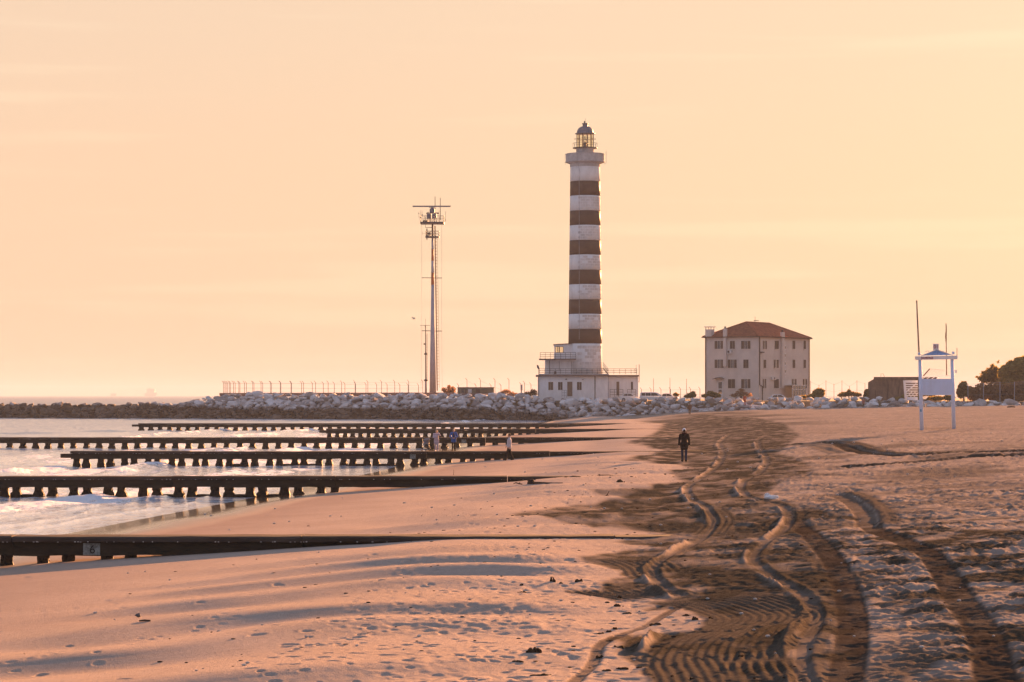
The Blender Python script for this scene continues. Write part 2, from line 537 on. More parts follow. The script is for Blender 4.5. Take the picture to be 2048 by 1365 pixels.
XW_Y = np.array([10, 60, 78, 107, 148, 195, 260, 320, 417, 700.])
XW_X = np.array([-16.5, -15.4, -13.7, -10.4, -6.6, -6.4, -4.5, 0.0, 6.5, 20.])
X9_Y = np.array([10, 60, 104, 151, 201, 252, 302, 353, 400, 700.])
X9_X = np.array([-3.6, -0.9, 2.9, 7.5, 10.6, 13.2, 15.0, 14.7, 13.0, 30.])


def pchip(xk, yk, x):
    """smooth enough interpolation: linear knots averaged over a short window"""
    s = 0
    for d in (-8, -4, 0, 4, 8):
        s = s + np.interp(x + d, xk, yk)
    return s / 5


def z0(X, Y):
    X, Y = np.asarray(X, float), np.asarray(Y, float)
    xw, x9 = pchip(XW_Y, XW_X, Y), pchip(X9_Y, X9_X, Y)
    t = (X - xw) / (x9 - xw)
    fore = np.where(t < 0, t * 0.62, 0.88 * np.clip(t, 0, 1))
    fore = np.maximum(fore, -1.6)
    k = smooth(0.8, 1.12, t)
    d = np.maximum(X - x9 - 4, 0)
    berm = 0.88 + 2.2 * (1 - np.exp(-d / 26.0))
    return fore * (1 - k) + berm * k if True else fore


def ground(px, py):
    """the beach point seen at a photograph pixel"""
    px, py = np.asarray(px, float), np.asarray(py, float)
    D = np.full(px.shape, 60.0)
    for _ in range(60):
        z = z0((px - CX) / F * D, D)
        D = 0.5 * D + 0.5 * np.clip((HC - z) * F / np.maximum(py - HY, 2), 12, 460)
    return (px - CX) / F * D, D


def gpt(px, py):
    x, y = ground(px, py)
    return float(x), float(y)


def P(px, py, D):
    return ((px - CX) / F * D, D, HC - (py - HY) / F * D)


_tab = {}


def vnoise(X, Y, seed=0):
    """value noise with unit cells"""
    if seed not in _tab:
        _tab[seed] = np.random.default_rng(1000 + seed).random((256, 256)).astype(np.float32)
    T = _tab[seed]
    xi, yi = np.floor(X).astype(np.int64), np.floor(Y).astype(np.int64)
    fx, fy = X - xi, Y - yi
    fx, fy = fx * fx * (3 - 2 * fx), fy * fy * (3 - 2 * fy)
    a, b = T[xi & 255, yi & 255], T[(xi + 1) & 255, yi & 255]
    c, d = T[xi & 255, (yi + 1) & 255], T[(xi + 1) & 255, (yi + 1) & 255]
    return (a * (1 - fx) + b * fx) * (1 - fy) + (c * (1 - fx) + d * fx) * fy - 0.5


def rot2(X, Y, a):
    c, s = math.cos(a), math.sin(a)
    return X * c - Y * s, X * s + Y * c


def fbm(X, Y, seed=0, octaves=3, gain=0.5):
    s, amp = 0, 1.0
    for k in range(octaves):
        xr, yr = rot2(X * 2 ** k, Y * 2 ** k, 0.6 + 0.9 * k)
        s = s + amp * vnoise(xr + 17.3 * k, yr - 9.1 * k, seed + k)
        amp *= gain
    return s


def catmull(pts, n=8):
    pts = [np.array(p, float) for p in pts]
    out = []
    for k in range(len(pts) - 1):
        p0, p1, p2, p3 = pts[max(k - 1, 0)], pts[k], pts[k + 1], pts[min(k + 2, len(pts) - 1)]
        for j in range(n):
            t = j / n
            out.append(0.5 * ((2 * p1) + (-p0 + p2) * t + (2 * p0 - 5 * p1 + 4 * p2 - p3) * t * t + (-p0 + 3 * p1 - 3 * p2 + p3) * t ** 3))
    out.append(pts[-1])
    return np.array(out)


def in_poly(px, py, poly):
    ins = np.zeros(px.shape, bool)
    n = len(poly)
    for k in range(n):
        (x1, y1), (x2, y2) = poly[k], poly[(k + 1) % n]
        if y1 == y2:
            continue
        c = ((y1 > py) != (y2 > py)) & (px < (x2 - x1) * (py - y1) / (y2 - y1) + x1)
        ins ^= c
    return ins


# grid: a fan of rows that grow with distance
R, C = 1250, 820
tt = np.linspace(0, 1, R)
Ya, Yb = 17.0, 470.0
q = 0.72
Yr = (Ya ** -q + (Yb ** -q - Ya ** -q) * tt) ** (-1 / q)
U = np.linspace(-0.265, 0.275, C)
GX = U[None, :] * (Yr[:, None] + 9)
GY = np.repeat(Yr[:, None], C, 1)
Zb = z0(GX, GY)
H = np.zeros_like(Zb)
PXg = CX + GX / GY * F
PYg = HY + (HC - Zb) / GY * F
X9g = pchip(X9_Y, X9_X, Yr)[:, None]
Dsh = GX - X9g                                   # distance inland of the berm edge

# broad undulation everywhere, shore-parallel hollows on the dry beach
H += 0.10 * fbm(GX / 11, GY / 16, 3, 3) * smooth(-4, 6, Dsh)
H += 0.035 * fbm(GX / 2.6, GY / 3.4, 8, 3) * smooth(-3, 5, Dsh)
H += 0.050 * fbm(GX / 1.7, GY / 3.0, 14, 4, 0.6) * smooth(5, 9, Dsh) * smooth(55, 80, GY)
H += 0.020 * fbm(GX / 2.2, GY / 2.6, 12, 2) * smooth(-9, -3, Dsh)
# long low ridges across the lower beach
ph = (0.93 * GY - 0.36 * GX) / 4.1 + 1.1 * fbm(GX / 9, GY / 9, 21, 2)
rid = np.sin(2 * PI * ph)
rid = np.where(rid > 0, rid, rid * 0.55) + 0.25 * np.sin(4 * PI * ph + 0.9)
rmask = smooth(-7.0, -3.2, Dsh) * (1 - smooth(1.0, 4.5, Dsh)) * (1 - smooth(46, 62, GY)) * (0.65 + 0.9 * fbm(GX / 6, GY / 7, 25, 2))
H += 0.135 * rid * np.clip(rmask, 0, 1.2)
ph2 = (0.95 * GY - 0.30 * GX) / 7.5 + 1.2 * fbm(GX / 14, GY / 14, 31, 2)
H += 0.085 * np.sin(2 * PI * ph2) * smooth(-5.5, -2, Dsh) * (1 - smooth(2, 6, Dsh)) * smooth(58, 70, GY) * (1 - smooth(180, 260, GY))

# ---- churned, darker sand (polygons traced on the ground)
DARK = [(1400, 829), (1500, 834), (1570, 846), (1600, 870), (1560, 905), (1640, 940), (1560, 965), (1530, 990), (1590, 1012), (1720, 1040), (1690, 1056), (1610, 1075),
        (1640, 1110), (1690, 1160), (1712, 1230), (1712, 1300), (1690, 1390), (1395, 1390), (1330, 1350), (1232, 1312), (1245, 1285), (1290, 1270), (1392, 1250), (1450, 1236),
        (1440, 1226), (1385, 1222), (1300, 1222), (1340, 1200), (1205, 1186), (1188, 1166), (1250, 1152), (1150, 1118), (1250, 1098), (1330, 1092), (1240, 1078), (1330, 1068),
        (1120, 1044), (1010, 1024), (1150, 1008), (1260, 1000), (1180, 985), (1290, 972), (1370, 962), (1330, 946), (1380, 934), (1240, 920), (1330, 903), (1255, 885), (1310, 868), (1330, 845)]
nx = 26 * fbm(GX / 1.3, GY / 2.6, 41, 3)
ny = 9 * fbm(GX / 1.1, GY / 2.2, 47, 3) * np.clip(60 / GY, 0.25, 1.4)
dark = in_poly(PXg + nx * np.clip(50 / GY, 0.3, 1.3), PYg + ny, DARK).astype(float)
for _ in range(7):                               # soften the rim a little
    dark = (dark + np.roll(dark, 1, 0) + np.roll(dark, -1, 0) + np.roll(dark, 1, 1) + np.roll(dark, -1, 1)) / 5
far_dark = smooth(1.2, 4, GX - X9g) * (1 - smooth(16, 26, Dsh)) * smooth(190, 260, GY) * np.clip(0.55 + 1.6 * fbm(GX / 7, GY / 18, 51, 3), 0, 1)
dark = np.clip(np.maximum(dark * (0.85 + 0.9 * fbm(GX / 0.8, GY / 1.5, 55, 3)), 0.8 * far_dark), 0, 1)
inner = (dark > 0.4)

# roughness of trampled sand: right-hand beach strong, churned zone fine
trample = smooth(3.5, 9, Dsh + 3.5 * fbm(GX / 5, GY / 8, 61, 2)) * (1 - 0.45 * smooth(90, 200, GY))
trample = np.maximum(trample, 0.22 * smooth(-2.0, 2.0, Dsh))
lump = fbm(GX / 0.30, GY / 0.34, 71, 3, 0.6)
lump = 0.28 - np.abs(lump) * 1.15 + 0.55 * fbm(GX / 0.16, GY / 0.22, 73, 2, 0.6)
lump = lump * np.clip(0.8 + 1.2 * fbm(GX / 1.6, GY / 2.2, 75, 2), 0.25, 1.5)
HN = trample * 0.12 * lump * (1 - 0.45 * dark)
HN += dark * (0.030 * fbm(GX / 0.16, GY / 0.26, 77, 2, 0.6) + 0.022 * fbm(GX / 0.5, GY / 0.7, 83, 2))
H -= 0.02 * dark
calm = np.zeros_like(H)
grey = smooth(2.0, 7.0, Dsh + 2.5 * fbm(GX / 4, GY / 9, 63, 3))  # upper beach darkened in colour for the shading of its rough surface
patch = np.clip(0.62 + 1.9 * fbm(GX / 0.9, GY / 0.9, 69, 3, 0.6), 0.05, 1)  # shade of dents between lit spots, painted into the sand colour
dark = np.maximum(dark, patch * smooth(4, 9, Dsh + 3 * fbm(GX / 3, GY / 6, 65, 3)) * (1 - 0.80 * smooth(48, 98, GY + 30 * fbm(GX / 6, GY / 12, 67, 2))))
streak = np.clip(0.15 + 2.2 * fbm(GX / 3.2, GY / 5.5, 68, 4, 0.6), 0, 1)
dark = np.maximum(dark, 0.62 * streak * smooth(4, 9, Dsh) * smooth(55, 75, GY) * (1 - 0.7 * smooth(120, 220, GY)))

rut_shade = np.zeros_like(H)  # darker colour in the ruts, standing in for missing self-shadowing
pale = np.zeros_like(H)                          # smooth pressed sand in the wheel ruts
du_all = U[1] - U[0]


def window(xmin, xmax, ymin, ymax):
    i0, i1 = np.searchsorted(Yr, ymin) - 1, np.searchsorted(Yr, ymax) + 1
    i0, i1 = max(i0, 0), min(i1, R)
    if i1 <= i0:
        return None
    ya, yb = Yr[i0] + 9, Yr[i1 - 1] + 9
    ul, uh = min(xmin / ya, xmin / yb), max(xmax / ya, xmax / yb)
    j0, j1 = int((ul - U[0]) / du_all) - 1, int((uh - U[0]) / du_all) + 2
    j0, j1 = max(j0, 0), min(j1, C)
    if j1 <= j0:
        return None
    return slice(i0, i1), slice(j0, j1)


def line_field(pts, reach):
    """signed distance to a ground polyline (right of travel positive) and the run along it"""
    dist = np.full(H.shape, 99.0, np.float32)
    sd = np.full(H.shape, 99.0, np.float32)
    run = np.zeros(H.shape, np.float32)
    s = 0.0
    for a, b in zip(pts[:-1], pts[1:]):
        d = b - a
        ln = math.hypot(*d)
        if ln < 1e-6:
            continue
        w = window(min(a[0], b[0]) - reach, max(a[0], b[0]) + reach, min(a[1], b[1]) - reach, max(a[1], b[1]) + reach)
        if w is not None:
            x, y = GX[w] - a[0], GY[w] - a[1]
            t = np.clip((x * d[0] + y * d[1]) / ln ** 2, 0, 1)
            ex, ey = x - t * d[0], y - t * d[1]
            dd = np.hypot(ex, ey)
            sg = np.where((ex * -d[1] + ey * d[0]) >= 0, 1, -1)
            better = dd < dist[w]
            dist[w] = np.where(better, dd, dist[w])
            sd[w] = np.where(better, dd * sg, sd[w])
            run[w] = np.where(better, s + t * ln, run[w])
        s += ln
    return sd, run, s


def ground_line(pix):
    g = catmull(pix, 7)
    x, y = ground(g[:, 0], g[:, 1])
    return np.stack([x, y], 1)


def gauss(x, m, s):
    return np.exp(-((x - m) / s) ** 2)


def rut(pix, width=0.36, depth=0.05, left=0.11, right=0.05, jag=0.5, pal=0.42, sid=0, dk=0.0, press=0.85, rpos=-1.05, rsig=0.24, bnd=1.0):
    pts = ground_line(pix)
    sd, run, total = line_field(pts, width * 3 + 0.6)
    sc = np.clip(GY / 55, 1, 2.6)                # far ridges read only when a little broader
    c = sd / (width * np.where(GY > 55, 1 + 0.15 * (sc - 1), 1))
    fade = smooth(0, 1.2, run) * (1 - smooth(total - 1.2, total, run))
    far = (sd < 90)
    rough_l = 1 + jag * 1.2 * fbm(run * 5.0, sd * 0 + sid, 91 + sid, 3)
    on = np.clip(0.55 + 2.2 * fbm(run * 0.33, sd * 0 + 3 + sid, 95 + sid, 2), 0, 1.15)
    prof = -depth * (1 - smooth(0.40, 0.62, np.abs(c))) + left * on * np.clip(rough_l, 0.5, 1.4) * gauss(c, rpos, rsig) + right * gauss(c, 0.85, 0.3)
    H[far] += (prof * fade)[far]
    mask = (1 - smooth(0.42, 0.6, np.abs(c))) * fade
    calm[:] = np.maximum(calm, np.where(far, press * mask + 0.5 * press * np.exp(-((c - 0.1) / 1.3) ** 2) * fade, 0))
    pale[:] = np.where(far, np.maximum(pale, pal * mask), pale)
    lit_crest = np.clip(1.3 * on * gauss(c, rpos + 0.04, rsig * 1.15) * fade, 0, 1) * (left > 0.05)  # sunlit ridge face painted as paler sand along the crest
    dark[:] = np.where(far, dark * (1 - 0.7 * lit_crest), dark)
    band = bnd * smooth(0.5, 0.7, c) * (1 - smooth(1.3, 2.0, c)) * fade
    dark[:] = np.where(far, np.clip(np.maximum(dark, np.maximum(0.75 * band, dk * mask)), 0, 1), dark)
    if dk:
        var_ = np.clip(0.75 + 0.9 * fbm(run * 0.8, sd * 2.5, 160 + sid, 3), 0.15, 1)
        rut_shade[:] = np.where(far, np.maximum(rut_shade, dk * np.maximum(mask, 0.7 * band) * var_), rut_shade)


track_a = [(1462, 868), (1440, 886), (1447, 908), (1432, 936), (1398, 960), (1376, 975), (1384, 996), (1414, 1018), (1428, 1044), (1415, 1066), (1378, 1090), (1333, 1112), (1306, 1140), (1330, 1172), (1372, 1196)]
track_b = [(1540, 868), (1516, 882), (1524, 902), (1536, 922), (1522, 944), (1490, 962), (1484, 980), (1512, 998), (1562, 1014), (1582, 1036), (1562, 1066), (1522, 1092), (1508, 1120), (1546, 1152), (1602, 1184), (1632, 1214), (1630, 1248), (1608, 1290), (1604, 1330), (1618, 1385)]
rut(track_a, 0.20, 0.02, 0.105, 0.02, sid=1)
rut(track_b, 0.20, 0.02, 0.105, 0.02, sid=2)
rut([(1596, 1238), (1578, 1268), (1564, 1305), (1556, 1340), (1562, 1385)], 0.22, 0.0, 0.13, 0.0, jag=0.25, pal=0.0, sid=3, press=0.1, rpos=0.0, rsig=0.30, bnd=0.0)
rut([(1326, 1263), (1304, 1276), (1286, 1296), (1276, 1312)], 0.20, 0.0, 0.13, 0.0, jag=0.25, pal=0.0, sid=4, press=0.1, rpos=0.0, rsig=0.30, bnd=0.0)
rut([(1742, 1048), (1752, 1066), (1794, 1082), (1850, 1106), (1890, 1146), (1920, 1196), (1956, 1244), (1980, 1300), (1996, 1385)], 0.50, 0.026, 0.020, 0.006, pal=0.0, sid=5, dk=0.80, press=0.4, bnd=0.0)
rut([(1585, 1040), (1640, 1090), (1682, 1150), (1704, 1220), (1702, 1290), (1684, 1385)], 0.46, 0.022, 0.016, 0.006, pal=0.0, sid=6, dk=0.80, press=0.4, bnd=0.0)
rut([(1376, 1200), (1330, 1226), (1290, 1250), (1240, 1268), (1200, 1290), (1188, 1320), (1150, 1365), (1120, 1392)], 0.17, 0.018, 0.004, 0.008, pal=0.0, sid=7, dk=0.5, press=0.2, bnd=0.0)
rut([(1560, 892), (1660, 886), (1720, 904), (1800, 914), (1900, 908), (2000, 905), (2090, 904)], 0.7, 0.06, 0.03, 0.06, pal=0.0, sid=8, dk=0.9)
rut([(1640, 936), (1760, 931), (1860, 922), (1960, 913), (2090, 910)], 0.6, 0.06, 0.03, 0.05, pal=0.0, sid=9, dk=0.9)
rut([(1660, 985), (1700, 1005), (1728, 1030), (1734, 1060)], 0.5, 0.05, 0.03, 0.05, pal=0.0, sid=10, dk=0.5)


def grooves(pix, half, pitch, amp, sid, dk=0.9):
    pts = ground_line(pix)
    sd, run, total = line_field(pts, half + 0.4)
    far = sd < 90
    c = np.abs(sd)
    m_ = (1 - smooth(half * 0.85, half, c + 0.15 * fbm(run, sd, 120 + sid, 2))) * smooth(0, 0.8, run) * (1 - smooth(total - 0.8, total, run))
    wob = 0.03 * fbm(run * 0.7, sd * 1.3, 130 + sid, 2)
    g = np.sin(2 * PI * (sd + wob) / pitch)
    g = np.where(g > 0, g, g * 0.8)
    var = np.clip(0.85 + 0.8 * fbm(run * 0.5, sd * 1.1, 140 + sid, 2), 0.1, 1.3)
    H[far] += (amp * var * g * m_)[far]
    calm[:] = np.maximum(calm, np.where(far, 0.97 * m_, 0))
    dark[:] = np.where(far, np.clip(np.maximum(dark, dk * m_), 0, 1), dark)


grooves([(1350, 1192), (1440, 1197), (1515, 1214), (1540, 1232), (1500, 1254), (1450, 1280), (1432, 1312), (1452, 1345), (1480, 1385)], 1.05, 0.14, 0.012, 1)
grooves([(1560, 1250), (1535, 1285), (1515, 1320), (1520, 1350), (1545, 1385)], 0.45, 0.15, 0.014, 3)
grooves([(1215, 1172), (1240, 1182), (1290, 1190), (1340, 1196)], 0.9, 0.17, 0.018, 2)
grooves([(1190, 1112), (1250, 1118), (1290, 1132), (1312, 1150)], 0.7, 0.17, 0.014, 4)
grooves([(1245, 1290), (1275, 1275), (1290, 1262)], 0.4, 0.15, 0.015, 5)
grooves([(1600, 888), (1660, 892), (1720, 906)], 1.6, 0.8, 0.04, 6, 0.6)
grooves([(1420, 1020), (1440, 1042), (1420, 1068)], 0.5, 0.17, 0.014, 7)


def dent(x, y, r, depth, el=1.0, ang=0.0):
    w = window(x - 2.4 * r * max(el, 1), x + 2.4 * r * max(el, 1), y - 2.4 * r * max(el, 1), y + 2.4 * r * max(el, 1))
    if w is None:
        return
    ex, ey = GX[w] - x, GY[w] - y
    c, s = math.cos(ang), math.sin(ang)
    ex, ey = (ex * c + ey * s) / el, -ex * s + ey * c
    d = np.sqrt(ex * ex + ey * ey) / r
    H[w] += depth * (-np.exp(-d * d) + 0.20 * np.exp(-((d - 1.45) / 0.45) ** 2))


NB = 11000
for k in range(NB):
    y = 24 + 150 * rng.random() ** 1.5
    x = rng.uniform(-0.24, 0.26) * (y + 4)
    ds = x - np.interp(y, X9_Y, X9_X)
    p = 0.03 if ds < -4.0 else (0.10 if ds < -1.0 else (0.8 if ds < 6 else 0.9))
    if rng.random() > p:
        continue
    r = rng.uniform(0.030, 0.075) * (1.0 if y < 70 else 1.5)
    dent(x, y, r, rng.uniform(0.018, 0.055), rng.uniform(1.0, 1.9), rng.uniform(0, PI))
# walked lines of footprints on the smooth lower beach
for (pa, pb, n) in [((480, 1195), (610, 1170), 26), ((60, 1225), (420, 1190), 34), ((560, 1060), (740, 1025), 26), ((260, 1300), (520, 1215), 40), ((620, 1130), (800, 1112), 18),
                    ((520, 1310), (900, 1230), 46), ((40, 1330), (330, 1262), 30), ((1010, 1100), (1030, 1250), 40), ((900, 1005), (1050, 985), 30), ((640, 1255), (960, 1215), 36)]:
    for k in range(n):
        t = (k + rng.uniform(-0.3, 0.3)) / n
        px, py = pa[0] + (pb[0] - pa[0]) * t, pa[1] + (pb[1] - pa[1]) * t
        x, y = gpt(px, py)
        dent(x + (0.09 if k % 2 else -0.09) + rng.normal(0, 0.05), y + rng.normal(0, 0.25), rng.uniform(0.032, 0.048), rng.uniform(0.012, 0.024), 1.5, rng.uniform(-0.4, 0.4))

H += HN * (1 - np.clip(calm, 0, 1))
H *= (0.25 + 0.75 * smooth(-0.05, 0.2, Zb))
Zs = Zb + H
wet = 1 - smooth(0.06, 0.24, Zs + 0.05 * fbm(GX / 3, GY / 6, 151, 2))
damp = 1 - smooth(0.15, 0.62, Zs + 0.10 * fbm(GX / 3, GY / 6, 155, 2))


def grid_object(name, X, Y, Z, mat_, attrs, kind):
    r, c = X.shape
    me = bpy.data.meshes.new(name)
    nv = r * c
    co = np.empty((nv, 3), np.float32)
    co[:, 0], co[:, 1], co[:, 2] = X.ravel(), Y.ravel(), Z.ravel()
    idx = np.arange(nv).reshape(r, c)
    quads = np.stack([idx[:-1, :-1], idx[:-1, 1:], idx[1:, 1:], idx[1:, :-1]], -1).reshape(-1, 4)
    nf = len(quads)
    me.vertices.add(nv)
    me.vertices.foreach_set('co', co.ravel())
    me.loops.add(nf * 4)
    me.loops.foreach_set('vertex_index', quads.ravel().astype(np.int32))
    me.polygons.add(nf)
    me.polygons.foreach_set('loop_start', np.arange(0, nf * 4, 4, dtype=np.int32))
    me.polygons.foreach_set('use_smooth', np.ones(nf, bool))
    me.update(calc_edges=True)
    for k, v in attrs.items():
        a = me.attributes.new(k, 'FLOAT', 'POINT')
        a.data.foreach_set('value', v.ravel().astype(np.float32))
    me.materials.append(mat_)
    o = bpy.data.objects.new(name, me)
    COL.objects.link(o)
    o['kind'] = kind
    return o


# sand material
m = bpy.data.materials.new('sand')
m.use_nodes = True
nt = m.node_tree
N, L = nt.nodes.new, nt.links.new
bs = nt.nodes['Principled BSDF']


def attr(nm):
    a = N('ShaderNodeAttribute')
    a.attribute_name = nm
    return a.outputs['Fac']


def mixc(fac, a, b, blend='MIX'):
    x = N('ShaderNodeMix')
    x.data_type, x.blend_type = 'RGBA', blend
    for s, v in ((0, fac), (6, a), (7, b)):
        if isinstance(v, (int, float)):
            x.inputs[s].default_value = v
        elif isinstance(v, tuple):
            x.inputs[s].default_value = (*v, 1)
        else:
            L(v, x.inputs[s])
    return x.outputs[2]


def mrange(v, a, b, c=0.0, d=1.0):
    x = N('ShaderNodeMapRange')
    x.inputs[1].default_value, x.inputs[2].default_value, x.inputs[3].default_value, x.inputs[4].default_value = a, b, c, d
    L(v, x.inputs[0])
    return x.outputs[0]


def noise(scale, detail=6, rough=0.6, vec=None):
    x = N('ShaderNodeTexNoise')
    x.inputs['Scale'].default_value, x.inputs['Detail'].default_value, x.inputs['Roughness'].default_value = scale, detail, rough
    L(vec if vec is not None else geo_pos, x.inputs[0])
    return x.outputs[0]


gp = N('ShaderNodeNewGeometry')
geo_pos = gp.outputs['Position']
dry = mixc(mrange(noise(0.35, 5), 0.35, 0.65), (0.47, 0.385, 0.325), (0.53, 0.435, 0.37))
dry = mixc(mrange(noise(7, 6, 0.75), 0.30, 0.70), dry, mixc(1.0, dry, (0.80, 0.79, 0.78), 'MULTIPLY'))
churn = mixc(mrange(noise(9, 8, 0.8), 0.34, 0.66), (0.028, 0.025, 0.019), (0.104, 0.090, 0.068))  # dark disturbed sand, with self-shadowing and lit grain painted into its colour
dry = mixc(attr('trodden_shade'), dry, mixc(1.0, dry, (0.76, 0.78, 0.80), 'MULTIPLY'))
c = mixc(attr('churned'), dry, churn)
c = mixc(attr('rut_shade'), c, (0.040, 0.032, 0.026))
c = mixc(attr('pressed'), c, (0.155, 0.135, 0.120))
c = mixc(mrange(attr('damp'), 0, 1, 0, 0.55), c, (0.30, 0.215, 0.165))
c = mixc(attr('wet'), c, (0.125, 0.092, 0.066))
L(c, bs.inputs['Base Color'])
rg = mrange(attr('damp'), 0, 1, 0.95, 0.62)
rw = N('ShaderNodeMix')
rw.data_type = 'FLOAT'
L(attr('wet'), rw.inputs[0]); L(rg, rw.inputs[2]); rw.inputs[3].default_value = 0.09
L(rw.outputs[0], bs.inputs['Roughness'])
L(mrange(attr('wet'), 0, 1, 0.0, 0.5), bs.inputs['Specular IOR Level'])
bp = N('ShaderNodeBump')
bp.inputs['Distance'].default_value = 0.035
st = mrange(attr('damp'), 0, 1, 1.0, 0.08)
bst = N('ShaderNodeMath'); bst.operation = 'MULTIPLY'; L(st, bst.inputs[0]); L(mrange(attr('wet'), 0, 1, 1.0, 0.1), bst.inputs[1]); L(bst.outputs[0], bp.inputs['Strength'])
L(noise(16, 6, 0.75), bp.inputs['Height'])
L(bp.outputs[0], bs.inputs['Normal'])
M['sand'] = m
grid_object('beach', GX, GY, Zs, m, {'churned': dark, 'pressed': pale, 'wet': wet, 'damp': damp, 'trodden_shade': grey, 'rut_shade': rut_shade}, 'structure')  # churned carries real dark sand and the painted dent shade


def ground_z(x, y):
    """height of the finished sand at a point"""
    i = np.clip(np.searchsorted(Yr, y), 1, R - 1)
    i = i if abs(Yr[i] - y) < abs(Yr[i - 1] - y) else i - 1
    j = int(np.clip(round((x / (Yr[i] + 9) - U[0]) / du_all), 0, C - 1))
    return float(Zs[i, j])


# ================================================================== sea
RS, CS = 480, 600
ts = np.linspace(0, 1, RS)
qs = 0.62
Ys = (38 ** -qs + (14000 ** -qs - 38 ** -qs) * ts) ** (-1 / qs)
US = np.concatenate([np.linspace(-0.55, -0.275, 40)[:-1], np.linspace(-0.275, 0.06, 480), np.linspace(0.06, 0.55, 82)[1:]])
CS = len(US)
SX = US[None, :] * (Ys[:, None] + 9)
SY = np.repeat(Ys[:, None], CS, 1)
XWs = pchip(XW_Y, XW_X, Ys)[:, None]
Q = SX - XWs                                     # distance seaward of the waterline is -Q
inshore = smooth(-150, -25, Q) * (1 - smooth(380, 480, SY))
SH = 0.11 * fbm(SX / 1.4, SY / 4.2, 201, 4, 0.55) * smooth(-1, -8, Q) * (1 - smooth(300, 700, SY))
SH += 0.10 * np.sin(2 * PI * (Q + 3.2 * fbm(SX / 8, SY / 34, 205, 2)) / 6.2) * smooth(-9, -22, Q) * (1 - smooth(300, 600, SY)) * (0.6 + fbm(SX / 12, SY / 30, 207, 2))
for wl_, am_, sd0 in ((1.9, 0.045, 310), (3.1, 0.06, 320)):
    wv_ = 1 - np.abs(np.sin(PI * (Q + 1.6 * fbm(SX / 6, SY / 22, sd0, 3)) / wl_))
    SH += am_ * wv_ ** 2 * np.clip(0.5 + 2.0 * fbm(SX / 3, SY / 12, sd0 + 5, 3), 0, 1.2) * smooth(-0.8, -3.0, Q) * (1 - smooth(300, 600, SY))
foam = np.zeros_like(SH)
for (q0, amp, wid, fa, y0, y1, sd_) in [(-6.6, 0.17, 0.8, 1.0, 55, 140, 1), (-8.8, 0.10, 0.7, 0.8, 96, 150, 2), (-20.5, 0.34, 1.1, 1.0, 110, 152, 3), (-15.0, 0.30, 1.0, 0.9, 128, 210, 4),
                                        (-11.0, 0.24, 0.9, 0.8, 150, 230, 5), (-24.0, 0.30, 1.2, 0.8, 215, 330, 6), (-34.0, 0.38, 1.2, 0.9, 230, 320, 7), (-3.4, 0.13, 0.22, 0.12, 50, 130, 8),
                                        (-2.0, 0.10, 0.2, 0.1, 48, 120, 9), (-4.8, 0.12, 0.22, 0.1, 60, 140, 10), (-13, 0.25, 0.9, 0.8, 330, 440, 11), (-30, 0.22, 1.0, 0.5, 80, 150, 12)]:
    wob = 2.0 * fbm(SY / 13, SY * 0 + sd_, 220 + sd_, 3)
    e_ = Q - q0 - wob
    win = smooth(y0, y0 + 12, SY) * (1 - smooth(y1 - 14, y1, SY))
    br = np.clip(0.35 + 2.6 * fbm(SX / 2.2, SY / 4.5, 240 + sd_, 4, 0.6), 0, 1.1)
    crest = np.where(e_ > 0, np.exp(-(e_ / (wid * 0.55)) ** 2), np.exp(-(e_ / (wid * 1.7)) ** 2))
    amp = amp * 0.62
    SH += amp * crest * win * (0.55 + 0.6 * br)
    SH += 0.60 * amp * crest * win * br * fa * fbm(SX / 0.28, SY / 0.5, 260 + sd_, 3)
    foam = np.maximum(foam, fa * win * br * np.where(e_ > 0, np.exp(-(e_ / (wid * 0.55)) ** 2), np.exp(-(e_ / (wid * 1.5)) ** 2)))
# spent foam drifting behind the breakers, and the lace at the water's edge
foam = np.maximum(foam, 0.62 * np.clip(fbm(SX / 2.2, SY / 7, 281, 4, 0.6) * 2.6 + 0.25, 0, 1) * smooth(-44, -22, Q) * (1 - smooth(-6, -3, Q)) * (1 - smooth(330, 430, SY)))
foam = np.maximum(foam, 0.22 * np.exp(-((Q + 0.25 + 0.6 * fbm(SY / 6, SY * 0, 291, 2)) / 0.22) ** 2) * (1 - smooth(200, 300, SY)))
foam = np.maximum(foam, 0.35 * smooth(380, 430, SY) * (1 - smooth(455, 470, SY)) * np.clip(fbm(SX / 4, SY / 3, 297, 3) * 3, 0, 1) * (SX < 8))
m = bpy.data.materials.new('sea_water')
m.use_nodes = True
nt = m.node_tree
N, L = nt.nodes.new, nt.links.new
bs = nt.nodes['Principled BSDF']
gp = N('ShaderNodeNewGeometry')
geo_pos = gp.outputs['Position']
fo = attr('foam')
mp = N('ShaderNodeMapping'); mp.inputs['Scale'].default_value = (1.0, 0.45, 1.0)
L(geo_pos, mp.inputs[0])
fn = noise(2.6, 9, 0.72, mp.outputs[0])
s1 = N('ShaderNodeMath'); s1.operation = 'ADD'
L(fo, s1.inputs[0]); L(mrange(fn, 0.2, 0.8, -0.55, 0.42), s1.inputs[1])
fm = mrange(s1.outputs[0], 0.28, 0.62)
L(mixc(fm, mixc(attr('shoal'), (0.15, 0.21, 0.28), (0.50, 0.61, 0.76)), (0.80, 0.82, 0.89)), bs.inputs['Base Color'])
rmx = N('ShaderNodeMix'); rmx.data_type = 'FLOAT'
L(fm, rmx.inputs[0]); L(mrange(attr('shoal'), 0, 1, 0.36, 0.07), rmx.inputs[2]); rmx.inputs[3].default_value = 0.85
L(rmx.outputs[0], bs.inputs['Roughness'])
bs.inputs['IOR'].default_value = 1.333
bp1 = N('ShaderNodeBump'); bp1.inputs['Strength'].default_value = 0.9; bp1.inputs['Distance'].default_value = 0.16
wn1 = noise(1.3, 6, 0.6, mp.outputs[0])
L(wn1, bp1.inputs['Height'])
